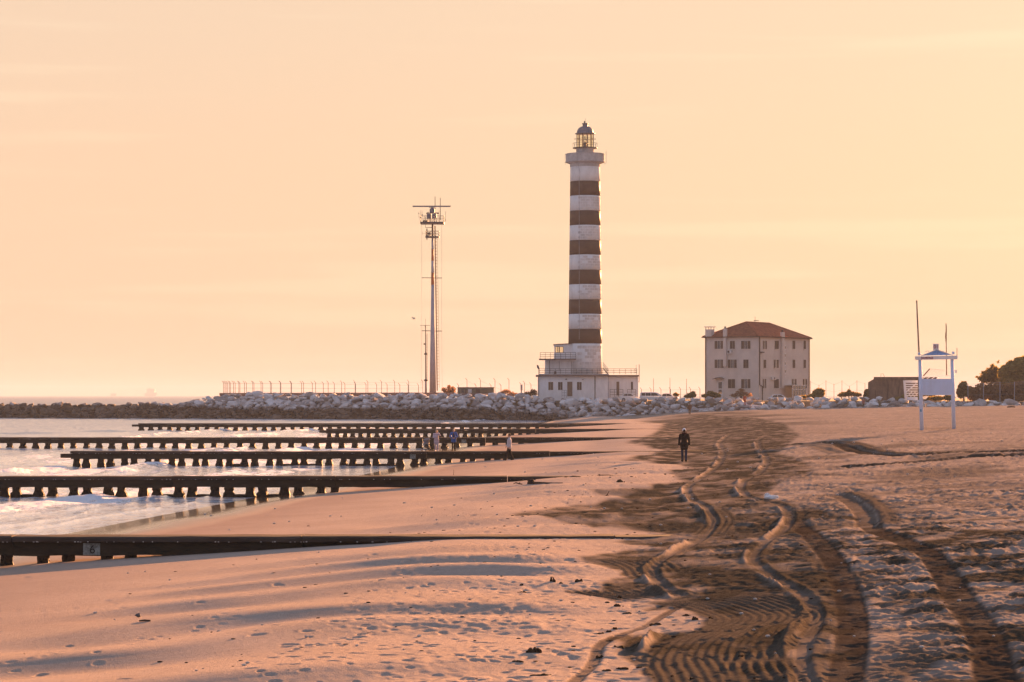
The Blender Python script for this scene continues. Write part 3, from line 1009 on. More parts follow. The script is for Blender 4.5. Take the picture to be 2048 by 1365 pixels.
bp2 = N('ShaderNodeBump'); bp2.inputs['Strength'].default_value = 0.8; bp2.inputs['Distance'].default_value = 0.12
L(fn, bp2.inputs['Height']); L(bp1.outputs[0], bp2.inputs['Normal'])
L(fm, bp2.inputs['Strength'])
L(bp2.outputs[0], bs.inputs['Normal'])
grid_object('sea', SX, SY, SH - 0.02, m, {'foam': np.clip(foam, 0, 1), 'shoal': np.repeat(1 - smooth(300, 900, Ys)[:, None], CS, 1) * (0.35 + 0.65 * smooth(-60, -4, Q))}, 'structure')

# land behind the rock wall: lighthouse yard and shore beyond
GZ = 3.45
lb = MB()
front = [(-52, 462), (-20, 446), (3, 430), (22, 408), (38, 395), (60, 380), (80, 371), (130, 362), (900, 300)]
back = [(-52, 474), (-20, 500), (3, 520), (22, 540), (38, 560), (60, 640), (80, 660), (130, 720), (900, 900)]
n = len(front)
vs = [(x, y, GZ) for x, y in front] + [(x, y, GZ) for x, y in back] + [(x, y + 8, -2) for x, y in back] + [(x, y - 2, 0.5) for x, y in front]
fs = [(k, k + 1, n + k + 1, n + k) for k in range(n - 1)] + [(n + k, n + k + 1, 2 * n + k + 1, 2 * n + k) for k in range(n - 1)] + [(3 * n + k, 3 * n + k + 1, k + 1, k) for k in range(n - 1)]
lb.add(vs, fs)
o = lb.obj('ground', M['soil'])
o['kind'] = 'structure'

#PART2

# ================================================================== groynes
def groyne(Y, xs, xe, pile_xe, gaps, label, step=0.0, plates=(), zt=0.90, far=False, sid=0, thick=1.0):
    rg = random.Random(50 + sid)
    root = empty('groyne', (xs, Y, 0), label, 'groyne', 'low concrete groynes running into the sea')
    x = xs
    sec = 7.4
    if step:
        MB().box(xs - step, xs - 0.02, Y + 0.10, Y + 0.85, zt - 0.42, zt - 0.16).obj('end_step', M['groyne'], root)
    while x < xe - 0.5:
        x2 = min(x + sec + rg.uniform(-0.4, 0.4), xe)
        dz, dy = rg.uniform(-0.012, 0.012), rg.uniform(-0.015, 0.015)
        cb = MB()
        nseg = max(2, int((x2 - x) / 0.55))
        prof = [(-0.02, -0.145), (-0.05, -0.125), (-0.05, -0.03), (0.03, 0.0), (0.92, 0.0), (1.0, -0.03), (1.0, -0.145)]
        vs, fs = [], []
        for k in range(nseg + 1):
            xx = x + 0.012 + (x2 - x - 0.024) * k / nseg
            for py_, pz in prof:
                vs.append((xx, Y + dy + py_ + rg.uniform(-0.012, 0.012), zt + dz + pz + rg.uniform(-0.010, 0.010)))
        npf = len(prof)
        for k in range(nseg):
            for j in range(npf):
                j2 = (j + 1) % npf
                fs.append((k * npf + j, k * npf + j2, (k + 1) * npf + j2, (k + 1) * npf + j))
        fs += [tuple(range(npf)), tuple(nseg * npf + j for j in range(npf))]
        cb.add(vs, fs).obj('cap_slab', M['groyne_cap'], root)
        bb = MB()
        vs, fs = [], []
        prof2 = [(0.13, -0.155), (0.13, -0.49), (0.62, -0.49), (0.62, -0.155)]
        for k in range(nseg + 1):
            xx = x + 0.01 + (x2 - x - 0.02) * k / nseg
            for j, (py_, pz) in enumerate(prof2):
                low = rg.uniform(-0.018, 0.03) if j in (1, 2) else 0
                vs.append((xx, Y + dy + py_ + rg.uniform(-0.01, 0.01), zt + dz + pz + low))
        for k in range(nseg):
            for j in range(4):
                j2 = (j + 1) % 4
                fs.append((k * 4 + j, k * 4 + j2, (k + 1) * 4 + j2, (k + 1) * 4 + j))
        fs += [tuple(range(4)), tuple(nseg * 4 + j for j in range(4))]
        bb.add(vs, fs).obj('beam', M['groyne'], root)
        x = x2
    # piles: four mesh variants, thickened with mussels below
    variants = []
    for v in range(4):
        pb = MB()
        prof, zz_ = [], [-1.6, -0.25, -0.08, 0.04, 0.14, 0.24, 0.34, 0.45]
        for z in zz_:
            wgt = 0.205 if z < 0.05 else (0.185 if z < 0.2 else 0.15)
            prof.append(((wgt + rg.uniform(-0.012, 0.02)) * thick, z))
        pb.lathe(prof, n=9)
        pb.v = [(a + rg.uniform(-0.018, 0.018), b + rg.uniform(-0.018, 0.018), c) for a, b, c in pb.v]
        variants.append(pb.mesh('pile', M['groyne_pile']))
    x, k = xs + 0.35, 0
    while x < pile_xe:
        o = link('pile', variants[rg.randrange(4)], root, (x - xs, 0.36 + rg.uniform(-0.05, 0.05), 0), (rg.uniform(-.02, .02), rg.uniform(-0.05, 0.05), rg.uniform(0, 6)))
        if sid in (2, 3) and k % 2 == 1 and rg.random() < 0.55 and x > xs + 8:
            lb_ = MB().ball((0, 0, 0), (0.55, 0.22, 0.10), 10, 6)
            o = link('mussel_bank', lb_.mesh('mussel_bank', M['groyne_pile'], smooth=True), root, (x - xs + gaps[1] / 2, 0.36, 0.02))
        x += gaps[k % 2] + rg.uniform(-0.04, 0.04)
        k += 1
    # pale shells and salt along the ledge under the cap
    if not far:
        cb = MB()
        xx = xs
        while xx < pile_xe + 8:
            xx += rg.expovariate(2.6)
            w = rg.uniform(0.012, 0.05)
            cb.box(xx, xx + w, Y - 0.07, Y - 0.052, zt - 0.145, zt - 0.145 + rg.uniform(0.010, 0.028))
        o = cb.obj('shell_crust', M['shell_pale'], root)
        o['kind'] = 'stuff'
    for (px_, w, num) in plates:
        pl = MB().box(px_ - w / 2, px_ + w / 2, Y + 0.095, Y + 0.118, zt - 0.475, zt - 0.175).obj('number_plate', M['plate'], root)
        if num:
            cu = bpy.data.curves.new('numeral', 'FONT')
            cu.body, cu.size, cu.extrude = num, 0.30, 0.003
            cu.align_x = 'CENTER'
            cu.materials.append(M['plate_ink'])
            tmp = bpy.data.objects.new('t', cu)
            COL.objects.link(tmp)
            me_ = bpy.data.meshes.new_from_object(tmp.evaluated_get(bpy.context.evaluated_depsgraph_get()))
            bpy.data.objects.remove(tmp)
            t = link('numeral', me_, pl, (px_ - xs + 0.02, 0.090, zt - 0.43), (PI / 2, 0, 0))
    return root


groyne(60.0, -19.6, 7.0, -6.6, (0.58, 0.95), 'nearest and widest dark groyne with a white number six plate', plates=[(-10.45, 0.42, '6')], sid=1)
groyne(104.5, -30.0, 13.0, -7.2, (0.58, 0.95), 'dark groyne directly behind the nearest one, its piles standing in foam', sid=2, thick=1.30)
groyne(151.0, -27.6, 18.5, 3.0, (0.60, 0.92), 'dark groyne with a stepped sea end, in front of the standing couple', step=0.62, plates=[(-6.2, 0.36, '')], sid=3, thick=1.35)
groyne(201.0, -54.0, 22.0, 2.5, (1.08, 1.06), 'long dark groyne directly behind the man in the blue jacket', plates=[(-4.0, 0.4, '')], sid=4, thick=1.60)
groyne(252.0, -19.4, 25.0, 5.0, (0.82, 0.84), 'short dark groyne, second from the rock wall', step=0.7, far=True, sid=5, thick=1.50)
groyne(302.0, -46.7, 28.0, 8.0, (1.19, 1.17), 'farthest groyne, closest to the rock wall', step=0.8, far=True, sid=6, thick=1.90)


# ================================================================== rock wall
def rock_mesh(seed, sub=2):
    rg = random.Random(seed)
    bm = bmesh.new()
    bmesh.ops.create_icosphere(bm, subdivisions=sub, radius=1.0)
    planes = []
    for _ in range(13):
        nrm = Vector((rg.gauss(0, 1), rg.gauss(0, 1), rg.gauss(0, 1))).normalized()
        planes.append((nrm, rg.uniform(0.42, 0.74)))
    for v in bm.verts:
        for nrm, d in planes:
            k = v.co.dot(nrm) - d
            if k > 0:
                v.co -= nrm * k
        v.co *= 1 + rg.uniform(-0.02, 0.02)
    me = bpy.data.meshes.new('stone')
    bm.to_mesh(me)
    bm.free()
    me.materials.append(M['boulder'])
    return me


rocks = [rock_mesh(300 + k) for k in range(12)]
small_rocks = [rock_mesh(340 + k, 1 if k % 2 else 2) for k in range(12)]
foot_px = np.array([-260, 0, 400, 800, 1060, 1300, 1500, 1800, 2048, 2330.])
foot_d = np.array([482, 468, 455, 438, 422, 400, 387, 373, 363, 352.])
top_px = np.array([-260, 0, 330, 372, 400, 450, 1020, 1060, 1110, 1240, 1500, 1700, 1760, 1830, 1900, 2048, 2330.])
top_y = np.array([809, 807.5, 807.5, 803, 793, 788, 787.5, 791, 795, 796, 795.5, 795, 794, 799, 803, 802.5, 802.])
wall = empty('rock_wall', (0, 420, 0), 'long breakwater wall of pale stacked boulders, dark with weed where it meets the sea', 'breakwater')
cand = []
px_ = -250.0
rr = random.Random(11)
while px_ < 2320:
    D = float(np.interp(px_, foot_px, foot_d))
    x = (px_ - CX) / F * D
    zt = HC - (float(np.interp(px_, top_px, top_y)) - HY) / F * (D + 6)
    zf = max(-0.4, float(z0(x, D)) - 0.3) if x > -10 else -0.4
    rows = max(3, int(round((zt - zf) / 0.50)))
    for k in range(rows):
        t = (k + 0.5) / rows
        depth = 1.75 * (zt - zf) if px_ < 1800 else 3.0
        s = rr.uniform(0.66, 1.12) if rr.random() < 0.75 else rr.uniform(0.45, 0.7)
        if rr.random() < 0.06:
            s *= 1.35
        s *= 0.80 if (x > 4 or t < 0.45) else 0.95
        jx = rr.uniform(-0.9, 0.9)
        zz_ = zf + (zt - zf) * t - 0.2 * s + rr.uniform(-0.15, 0.12)
        zz_ = min(zz_, zt - 0.42 * s * 0.95)
        cand.append((x + jx, D + depth * t + rr.uniform(-0.5, 0.5), zz_, s, rr.random(), t))
    px_ += 1.05 / D * F * rr.uniform(0.8, 1.15)
    if px_ < 330:
        px_ -= 1
# fixed flat stones under the person in orange
flat_stone = (37.3, 387.6, 2.42, 0.95, 0.5, 1.0)


def score(c):
    px = CX + c[0] / c[1] * F
    if px < -30 or px > 2078:
        return 0
    return c[3] * (1.25 if c[2] > 1.5 or c[0] > 5 else 0.8)


cand.sort(key=score, reverse=True)
singles, rest = [flat_stone] + cand[:299], cand[299:]


def rock_matrix(c):
    rg = random.Random(int(abs(c[0]) * 1000 + c[1] * 77 + c[4] * 9999))
    sc = (c[3] * rg.uniform(1.15, 1.7), c[3] * rg.uniform(1.0, 1.35), c[3] * rg.uniform(0.62, 0.95))
    e = Euler((rg.uniform(-0.35, 0.35), rg.uniform(-0.35, 0.35), rg.uniform(0, 6.28)))
    return e, sc, rg.randrange(12)


for c in singles:
    e, sc, v = rock_matrix(c)
    if c is flat_stone:
        e, sc = Euler((0, 0, 0.4)), (1.3, 1.0, 0.42)
    link('stone', rocks[v], wall, (c[0], c[1] - 420, c[2]), e, sc)
allv, allf, base = [], [], 0
rv = []
for me in small_rocks:
    a = np.empty(len(me.vertices) * 3)
    me.vertices.foreach_get('co', a)
    rv.append((a.reshape(-1, 3), np.array([tuple(p.vertices) for p in me.polygons])))
for c in rest:
    e, sc, v = rock_matrix(c)
    mtx = np.array(e.to_matrix())
    vv = (rv[v][0] * np.array(sc)) @ mtx.T + np.array([c[0], c[1] - 420, c[2]])
    allv.append(vv)
    allf.append(rv[v][1] + base)
    base += len(vv)
V, Fc = np.concatenate(allv), np.concatenate(allf)
me = bpy.data.meshes.new('rubble')
me.vertices.add(len(V)); me.vertices.foreach_set('co', V.ravel().astype(np.float32))
me.loops.add(len(Fc) * 3); me.loops.foreach_set('vertex_index', Fc.ravel().astype(np.int32))
me.polygons.add(len(Fc)); me.polygons.foreach_set('loop_start', np.arange(0, len(Fc) * 3, 3, dtype=np.int32))
me.update(calc_edges=True)
me.materials.append(M['boulder'])
o = link('rubble', me, wall)
o['kind'] = 'stuff'
# earth and small stone core behind the facing
cm = MB()
xs_ = np.linspace(-250, 2320, 90)
ring = []
for p in xs_:
    D = float(np.interp(p, foot_px, foot_d)); x = (p - CX) / F * D
    zt = HC - (float(np.interp(p, top_px, top_y)) - HY) / F * (D + 6) - (0.85 if p > 380 else 0.35)
    dep = 1.75 * (zt + 0.6) + 1.2 if p < 1800 else 4
    back_ = 11 if (p < 1800) else 7
    zt = max(zt, 0.6)
    ring.append([(x, D + 2.4, -1.5), (x, D + dep, zt), (x, D + dep + back_ * 0.55, zt), (x, D + dep + back_, -1.5)])
vs = [q for r in ring for q in r]
fs = [(4 * k + j, 4 * k + j + 1, 4 * k + j + 5, 4 * k + j + 4) for k in range(len(ring) - 1) for j in range(3)]
cm.add(vs, fs).obj('core', M['boulder'], wall)
# smooth concrete kerb on the crest that carries the fence
kb = MB()
pts = [P(440, 786.5, 468), P(700, 786, 457), P(900, 785.5, 449), P(1026, 788, 440)]
for a, b in zip(pts[:-1], pts[1:]):
    kb.bar(Vector(a) - Vector((0, 0, 0.35)), Vector(b) - Vector((0, 0, 0.35)), 0.5, 0.7)
kb.obj('kerb', M['slab_dark'], wall)


# ================================================================== fences
def fence(name, label, posts, wires=(0.35, 1.1, 1.9), arm=True, lean=-1, mname='metal_dark', rad=0.045, group=None):
    """posts: list of (x, y, z0, height)"""
    x0, y0, zz = posts[0][:3]
    r = empty(name, (x0, y0, zz), label, 'fence', group)
    for (x, y, z, h) in posts:
        pb = MB().tube([(x, y, z), (x, y, z + h)], rad, 6)
        if arm:
            pb.tube([(x, y, z + h), (x + lean * 0.30, y - 0.1, z + h + 0.36)], rad * 0.9, 6)
        pb.obj('post', M[mname], r)
    for wz in wires:
        wb = MB()
        for a, b in zip(posts[:-1], posts[1:]):
            wb.tube([(a[0], a[1], a[2] + wz * a[3] / 2), (b[0], b[1], b[2] + wz * b[3] / 2)], 0.012, 4)
        wb.obj('wire', M['metal_grey'], r)
    return r


def zx(v): return 400 + v / 4.096


pa = [192, 214, 240, 274, 318, 364, 432, 500, 577, 658, 745, 832, 920, 1010, 1100, 1187, 1275, 1360, 1447, 1533, 1637, 1705, 1790]
ptop = lambda v: 762.5 + max(0, v - 700) / 1090 * 5
front_posts = []
for v in pa:
    px = zx(v)
    D = np.interp(px, [440, 900], [466.5, 448])
    x, y, z = P(px, 785.5, D)
    front_posts.append((x, y, z - 0.3, (785.5 - ptop(v)) / F * D + 0.3 - 0.33))
fence('wire_fence', 'row of bent-topped fence posts along the rock wall edge, ending before the radar mast', front_posts, group='bent-topped security fences')
pb_ = [204, 226, 250, 288, 327, 380, 442, 513, 585, 663, 750, 848, 947, 1050, 1160, 1270, 1375, 1487, 1595, 1710, 1825]
back_posts = []
for v in pb_:
    px = zx(v)
    D = np.interp(px, [440, 900], [474, 470])
    x, y, z = P(px, 787, D)
    top = 763 - max(0, v - 700) / 1100 * 3
    back_posts.append((x, y, z - 0.5, (787 - top) / F * D + 0.5 - 0.33))
fence('wire_fence', 'taller rear row of bent-topped fence posts, set behind the rock wall edge', back_posts, group='bent-topped security fences')
mid = []
for px, top, bot in [(917, 768, 788), (934, 757, 788), (952, 768, 788), (961, 757, 788), (982, 768, 788), (990, 757, 789), (1002, 768, 790), (1018, 757, 792)]:
    x, y, z = P(px, bot + 2, 452 + (5 if top < 760 else 0))
    mid.append((x, y, z, (bot + 2 - top) / F * 452 - 0.3))
fence('wire_fence', 'bent-topped fence posts around the low green hut', mid, group='bent-topped security fences')
yard = []
for px, top in [(1042, 766), (1049, 763), (1062, 766), (1080, 766)]:
    x, y, z = P(px, 797, 452)
    yard.append((x, y, z, (797 - top) / F * 452 - 0.3))
fence('wire_fence', 'short bent-topped fence between the notice board and the lighthouse', yard, group='bent-topped security fences')
yard = []
for px, top in [(1283, 776), (1302, 776), (1322, 776), (1341, 776), (1361, 775), (1381, 775), (1400, 775)]:
    x, y, z = P(px, 797, 455)
    yard.append((x, y, 3.3, z - 3.3 + (797 - top) / F * 455 - 0.3))
fence('wire_fence', 'bent-topped fence behind the parked cars', yard, group='bent-topped security fences')
shore = []
for px, top in [(1621, 762), (1638, 770), (1652, 761), (1668, 768), (1684, 761), (1699, 772), (1714, 761), (1730, 766)]:
    x, y, z = P(px, 797, 440)
    shore.append((x, y, 3.2, z - 3.2 + (797 - top) / F * 440))
fence('post_fence', 'thin straight fence posts between the house and the bunker', shore, arm=False, rad=0.035)
pale = []
for px, top in [(1936, 768), (1967, 766), (2000, 764), (2029, 764), (2062, 763), (2096, 763)]:
    x, y, z = P(px, 806, 384)
    pale.append((x, y, 2.6, z - 2.6 + (806 - top) / F * 384))
fence('mesh_fence', 'pale fence posts in front of the big tree at the beach edge', pale, arm=False, mname='metal_pale', rad=0.055, wires=(0.2, 1.0, 1.8, 1.95))
for px, top, lab in [(1307, 757, 'thin flagless mast rising behind the parked van'), (1340, 756, 'thin pole rising between two parked cars'), (1373, 758, 'thin pole beside the round shrub, near the house')]:
    x, y, z = P(px, 797, 448)
    tag(MB().tube([(x, y, 3.3), (x, y, z + (797 - top) / F * 448)], 0.05, 6, 0.035).obj('thin_pole', M['metal_dark']), lab, 'pole', 'thin poles in the yard')

# ================================================================== radar mast
DM = 458.0
sx = F / DM
mx_, my_, _ = P(865, 785, DM)


def mz(py): return HC - (py - HY) / F * DM
def mxx(px): return (px - CX) / F * DM


mast = empty('radar_mast', (mx_, my_, mz(786)), 'tall grey radar mast with orange bands on the rock wall', 'radar mast')
levels = [(786, 0.79), (700, 0.50 + 0.16), (620, 0.52), (570, 0.42)]


def mr(py): return float(np.interp(py, [450, 475, 546, 570, 662, 786], [0.17, 0.19, 0.27, 0.30, 0.43, 0.63]))


cxm = lambda py: mxx(float(np.interp(py, [450, 786], [865.0, 865.6])))
for (y1, y0, mt, nm) in [(786, 570, 'metal_pale', 'shaft'), (570, 546, 'signal_orange', 'orange_band'), (546, 522, 'metal_pale', 'shaft'), (522, 499, 'signal_orange', 'orange_band'), (499, 475, 'metal_pale', 'shaft'), (475, 449, 'rust', 'upper_shaft')]:
    MB().lathe([(mr(y1), mz(y1)), (mr((y1 + y0) / 2), mz((y1 + y0) / 2)), (mr(y0), mz(y0))], (cxm(y1), my_), 20).obj(nm, M[mt], mast, smooth=True)
# ladder with safety hoops
lad = MB()
lx = lambda py: mxx(float(np.interp(py, [452, 782], [869.5, 874.0])))
lad.tube([(lx(782), my_, mz(782)), (lx(452), my_, mz(452))], 0.07, 6)
lad.tube([(lx(782) + 0.10, my_ + 0.4, mz(782)), (lx(452) + 0.10, my_ + 0.4, mz(452))], 0.05, 6)
lad.obj('ladder', M['rust'], mast)
hoops = MB()
for k in range(48):
    py = 478 + 6.2 * k
    cx_, cz_ = lx(py), mz(py)
    hoops.tube([(cx_ + 0.35 * (1 - math.cos(t)), my_ + 0.2 + 0.36 * math.sin(t), cz_) for t in np.linspace(-PI * 0.0, PI, 5)] if False else [(cx_, my_ - 0.1, cz_), (cx_ + 0.36, my_ - 0.05, cz_), (cx_ + 0.46, my_ + 0.2, cz_), (cx_ + 0.36, my_ + 0.45, cz_), (cx_, my_ + 0.5, cz_)], 0.022, 4)
hoops.tube([(lx(782) + 0.46, my_ + 0.2, mz(776)), (lx(478) + 0.46, my_ + 0.2, mz(478))], 0.02, 4)
hoops.obj('ladder_hoops', M['rust'], mast)
for py in (556, 662):
    MB().bar((mxx(843.5), my_, mz(py)), (mxx(884), my_, mz(py + 0.5)), 0.12).obj('spreader', M['metal_dark'], mast)
for px in (843.5, 883.5):
    MB().tube([(mxx(px), my_, mz(449)), (mxx(px), my_, mz(556)), (mxx(px), my_, mz(662)), (mxx(px - 1.5 if px < 860 else px + 1), my_, mz(782))], 0.020, 4).obj('stay_cable', M['metal_grey'], mast)


def deck(px0, px1, pt, pb2, depth, name):
    MB().box(mxx(px0), mxx(px1), my_ - depth, my_ + depth, mz(pb2), mz(pt)).obj(name, M['metal_dark'], mast)


def railing(px0, px1, ptop_, pbot, depth, n, rails):
    rb = MB()
    xs2 = np.linspace(mxx(px0), mxx(px1), n)
    for yy in (my_ - depth, my_ + depth):
        for x in xs2:
            rb.bar((x, yy, mz(pbot)), (x, yy, mz(ptop_)), 0.06)
        for f_ in rails:
            z = mz(pbot + (ptop_ - pbot) * f_)
            rb.bar((xs2[0], yy, z), (xs2[-1], yy, z), 0.06)
    for x in (xs2[0], xs2[-1]):
        for f_ in rails:
            z = mz(pbot + (ptop_ - pbot) * f_)
            rb.bar((x, my_ - depth, z), (x, my_ + depth, z), 0.06)
    rb.obj('guard_rail', M['metal_dark'], mast)


deck(841, 888.5, 445, 448.5, 1.7, 'upper_deck')
railing(841, 888, 433, 445, 1.65, 6, (0.5, 1.0))
deck(851, 878.5, 473.5, 475.8, 1.1, 'lower_deck')
railing(852, 878, 463, 473.5, 1.05, 4, (0.5, 1.0))
MB().box(mxx(853.8), mxx(862.5), my_ - 0.8, my_ + 0.2, mz(437.5), mz(428.5)).obj('equipment_box', M['dome_grey'], mast)
MB().box(mxx(864.5), mxx(873), my_ - 0.8, my_ + 0.2, mz(437), mz(428.5)).obj('equipment_box', M['dome_grey'], mast)
fb = MB()
for px in (855, 858, 862, 864.5, 868, 873):
    fb.bar((mxx(px), my_ - 0.3, mz(445)), (mxx(px), my_ - 0.3, mz(436)), 0.10)
fb.bar((mxx(852.5), my_ - 0.3, mz(427)), (mxx(877), my_ - 0.3, mz(426.6)), 0.16)
fb.bar((mxx(852.8), my_ - 0.3, mz(428)), (mxx(857), my_ - 0.3, mz(425)), 0.12)
fb.box(mxx(846), mxx(856), my_ - 0.5, my_ + 0.5, mz(445), mz(441.5))
fb.box(mxx(873.5), mxx(878), my_ - 0.4, my_, mz(428.5), mz(426.6))
fb.obj('equipment_frame', M['metal_dark'], mast)
MB().lathe([(0.50, mz(426.5)), (0.50, mz(419)), (0.30, mz(417)), (0.18, mz(415))], (mxx(864.5), my_ - 0.2), 14).obj('radar_motor', M['dome_grey'], mast, smooth=False)
MB().box(mxx(858), mxx(870), my_ - 0.35, my_ - 0.05, mz(416), mz(415.2)).obj('turning_unit', M['dome_grey'], mast)
MB().box(mxx(825.2), mxx(901.8), my_ - 0.42, my_ - 0.05, mz(414.6), mz(412)).obj('radar_bar', M['dome_grey'], mast, bevel=0.04)
for px, t_, b_ in ((870, 393, 433), (880.5, 396, 440)):
    MB().tube([(mxx(px), my_ + 0.3, mz(b_)), (mxx(px), my_ + 0.3, mz(t_))], 0.07, 6, 0.05).obj('aerial', M['metal_dark'], mast)
ab = MB()
for px, t_, b_ in ((841.2, 421, 441), (844, 421, 436), (891, 423, 444), (878, 421, 445)):
    ab.tube([(mxx(px), my_, mz(b_)), (mxx(px), my_, mz(t_))], 0.025, 4)
ab.ball((mxx(844.5), my_, mz(430)), 0.12, 6, 5); ab.ball((mxx(837.6), my_, mz(427.5)), 0.10, 6, 5)
ab.bar((mxx(837), my_, mz(434.7)), (mxx(843), my_, mz(434.7)), 0.05); ab.bar((mxx(837.6), my_, mz(434.7)), (mxx(837.6), my_, mz(424)), 0.03)
ab.ball((mxx(890.6), my_, mz(440.5)), 0.09, 6, 5)
ab.obj('whip_aerials', M['metal_dark'], mast)
lb2 = MB()
lb2.tube([(mxx(850.5), my_, mz(448.5)), (mxx(851), my_, mz(455.5)), (mxx(863.5), my_, mz(455.5))], 0.05, 5)
lb2.ball((mxx(858), my_ - 0.5, mz(468)), (0.36, 0.3, 0.26), 10, 7)
lb2.tube([(mxx(854), my_ - 0.5, mz(458)), (mxx(854), my_ - 0.5, mz(480))], 0.10, 6)
lb2.box(mxx(852.5), mxx(860), my_ - 0.8, my_ - 0.2, mz(474), mz(471.5))
lb2.bar((mxx(845.5), my_ - 0.4, mz(467.2)), (mxx(853), my_ - 0.4, mz(467.2)), 0.04); lb2.bar((mxx(845.5), my_ - 0.4, mz(471)), (mxx(845.5), my_ - 0.4, mz(464)), 0.04)
lb2.obj('camera_unit', M['metal_dark'], mast)

# small signal mast beside it
DS = 459.0
sxx = lambda px: (px - CX) / F * DS
szz = lambda py: HC - (py - HY) / F * DS
sm = empty('signal_mast', (sxx(851.5), DS, szz(786)), 'slim dark signal mast to the side of the radar mast', 'signal mast')
MB().lathe([(0.20, szz(786)), (0.20, szz(764)), (0.20, szz(762))], (sxx(851.7), DS), 12).obj('lower_post', M['metal_pale'], sm, smooth=True)
MB().lathe([(0.22, szz(763)), (0.40, szz(761.5)), (0.40, szz(760.5)), (0.2, szz(759))], (sxx(851.7), DS), 12).obj('collar', M['metal_dark'], sm)
MB().tube([(sxx(851.7), DS, szz(761)), (sxx(851.2), DS, szz(652))], 0.13, 8, 0.075).obj('upper_post', M['metal_dark'], sm)
MB().lathe([(0.05, szz(711)), (0.30, szz(709.5)), (0.34, szz(708)), (0.05, szz(705))], (sxx(851.5), DS), 12).obj('lamp_hood', M['metal_dark'], sm)
MB().ball((sxx(849), DS, szz(688.5)), (0.20, 0.2, 0.15), 8, 6).tube([(sxx(849), DS, szz(689)), (sxx(851), DS, szz(689))], 0.05, 5).obj('floodlight', M['metal_dark'], sm)
MB().bar((sxx(840), DS, szz(651.3)), (sxx(860), DS, szz(651.3)), 0.07).tube([(sxx(851), DS, szz(652)), (sxx(851), DS, szz(638))], 0.02, 4).box(sxx(850), sxx(852), DS - .1, DS + .1, szz(655), szz(651)).obj('cross_arm', M['metal_dark'], sm)
lad = MB()
for px in (853.2, 855.2):
    lad.tube([(sxx(px), DS, szz(762)), (sxx(px), DS, szz(668))], 0.018, 4)
for k in range(30):
    lad.tube([(sxx(853.2), DS, szz(668 + 3.1 * k)), (sxx(855.2), DS, szz(668 + 3.1 * k))], 0.015, 4)
lad.obj('ladder', M['rust'], sm)

# ================================================================== lighthouse
DL = 432.0
X_ = lambda px: (px - CX) / F * DL
Z_ = lambda py: HC - (py - HY) / F * DL
S_ = DL / F
LX, LY = X_(1171.7), DL + 4.2
lh = empty('lighthouse', (LX, LY, GZ), 'tall round lighthouse tower with black and white bands above a flat-roofed white keeper block', 'lighthouse')
SL = (DL + 4.2) / F
ZL = lambda py: HC - (py - HY) * SL


def tr(py): return float(np.interp(py, [335, 748], [29.7, 34.2])) * SL


bands = [(364, 393), (423, 452), (482, 511), (541, 570), (600, 629), (659, 688)]
yy = 748.5
segs = []
for a, b in reversed(bands):
    segs.append(('white_band', b, yy)); segs.append(('black_band', a, b)); yy = a
segs.append(('white_band', 330, yy))
wb_list = []
for nm, a, b in segs:
    o = MB().lathe([(tr(b), ZL(b)), (tr((a + b) / 2), ZL((a + b) / 2)), (tr(a), ZL(a))], (LX, LY), 72).obj(nm, M['tower_white' if nm == 'white_band' else 'tower_black'], lh, smooth=False)
    for p_ in o.data.polygons:
        p_.use_smooth = len(p_.vertices) == 4
    if nm == 'white_band':
        wb_list.append((o, a, b))
# weathered masonry blocks standing just proud of the white render
nblk = 0
rgb = random.Random(5)
for o, a, b in wb_list:
    if a < 335:
        continue
    rows = 5
    if b > 700:
        a2, b2, rows = 692, 744, 8
    else:
        a2, b2 = a + 2.0, b - 2.0
    hh = (b2 - a2) / rows
    for k in range(rows):
        z1, z2 = ZL(a2 + hh * (k + 1)) + 0.035, ZL(a2 + hh * k) - 0.035
        r_ = tr(a2 + hh * (k + 0.5)) + 0.012
        step = 0.92 / r_
        t0 = -PI / 2 - 0.50 + (step / 2 if k % 2 else 0)
        j = 0
        while t0 + j * step < -PI / 2 + 1.25:
            ta, tb = t0 + j * step, t0 + (j + 1) * step - 0.045 / r_ * 2
            j += 1
            if rgb.random() < 0.22 + 0.35 * max(0, (-PI / 2 + 0.1 - ta)) or nblk >= 299:
                continue
            vs = []
            for rr_ in (r_ - 0.03, r_):
                for z in (z1, z2):
                    for s_ in range(4):
                        t = ta + (tb - ta) * s_ / 3
                        vs.append((LX + rr_ * math.cos(t), LY + rr_ * math.sin(t), z))
            fs = []
            for s_ in range(3):
                fs.append((8 + s_, 8 + s_ + 1, 12 + s_ + 1, 12 + s_))
                fs.append((s_, 8 + s_, 8 + s_ + 1, s_ + 1)); fs.append((4 + s_, 4 + s_ + 1, 12 + s_ + 1, 12 + s_))
            fs += [(0, 4, 12, 8), (3, 11, 15, 7)]
            MB().add(vs, fs).obj('masonry_block', M['tower_block'], o)
            nblk += 1
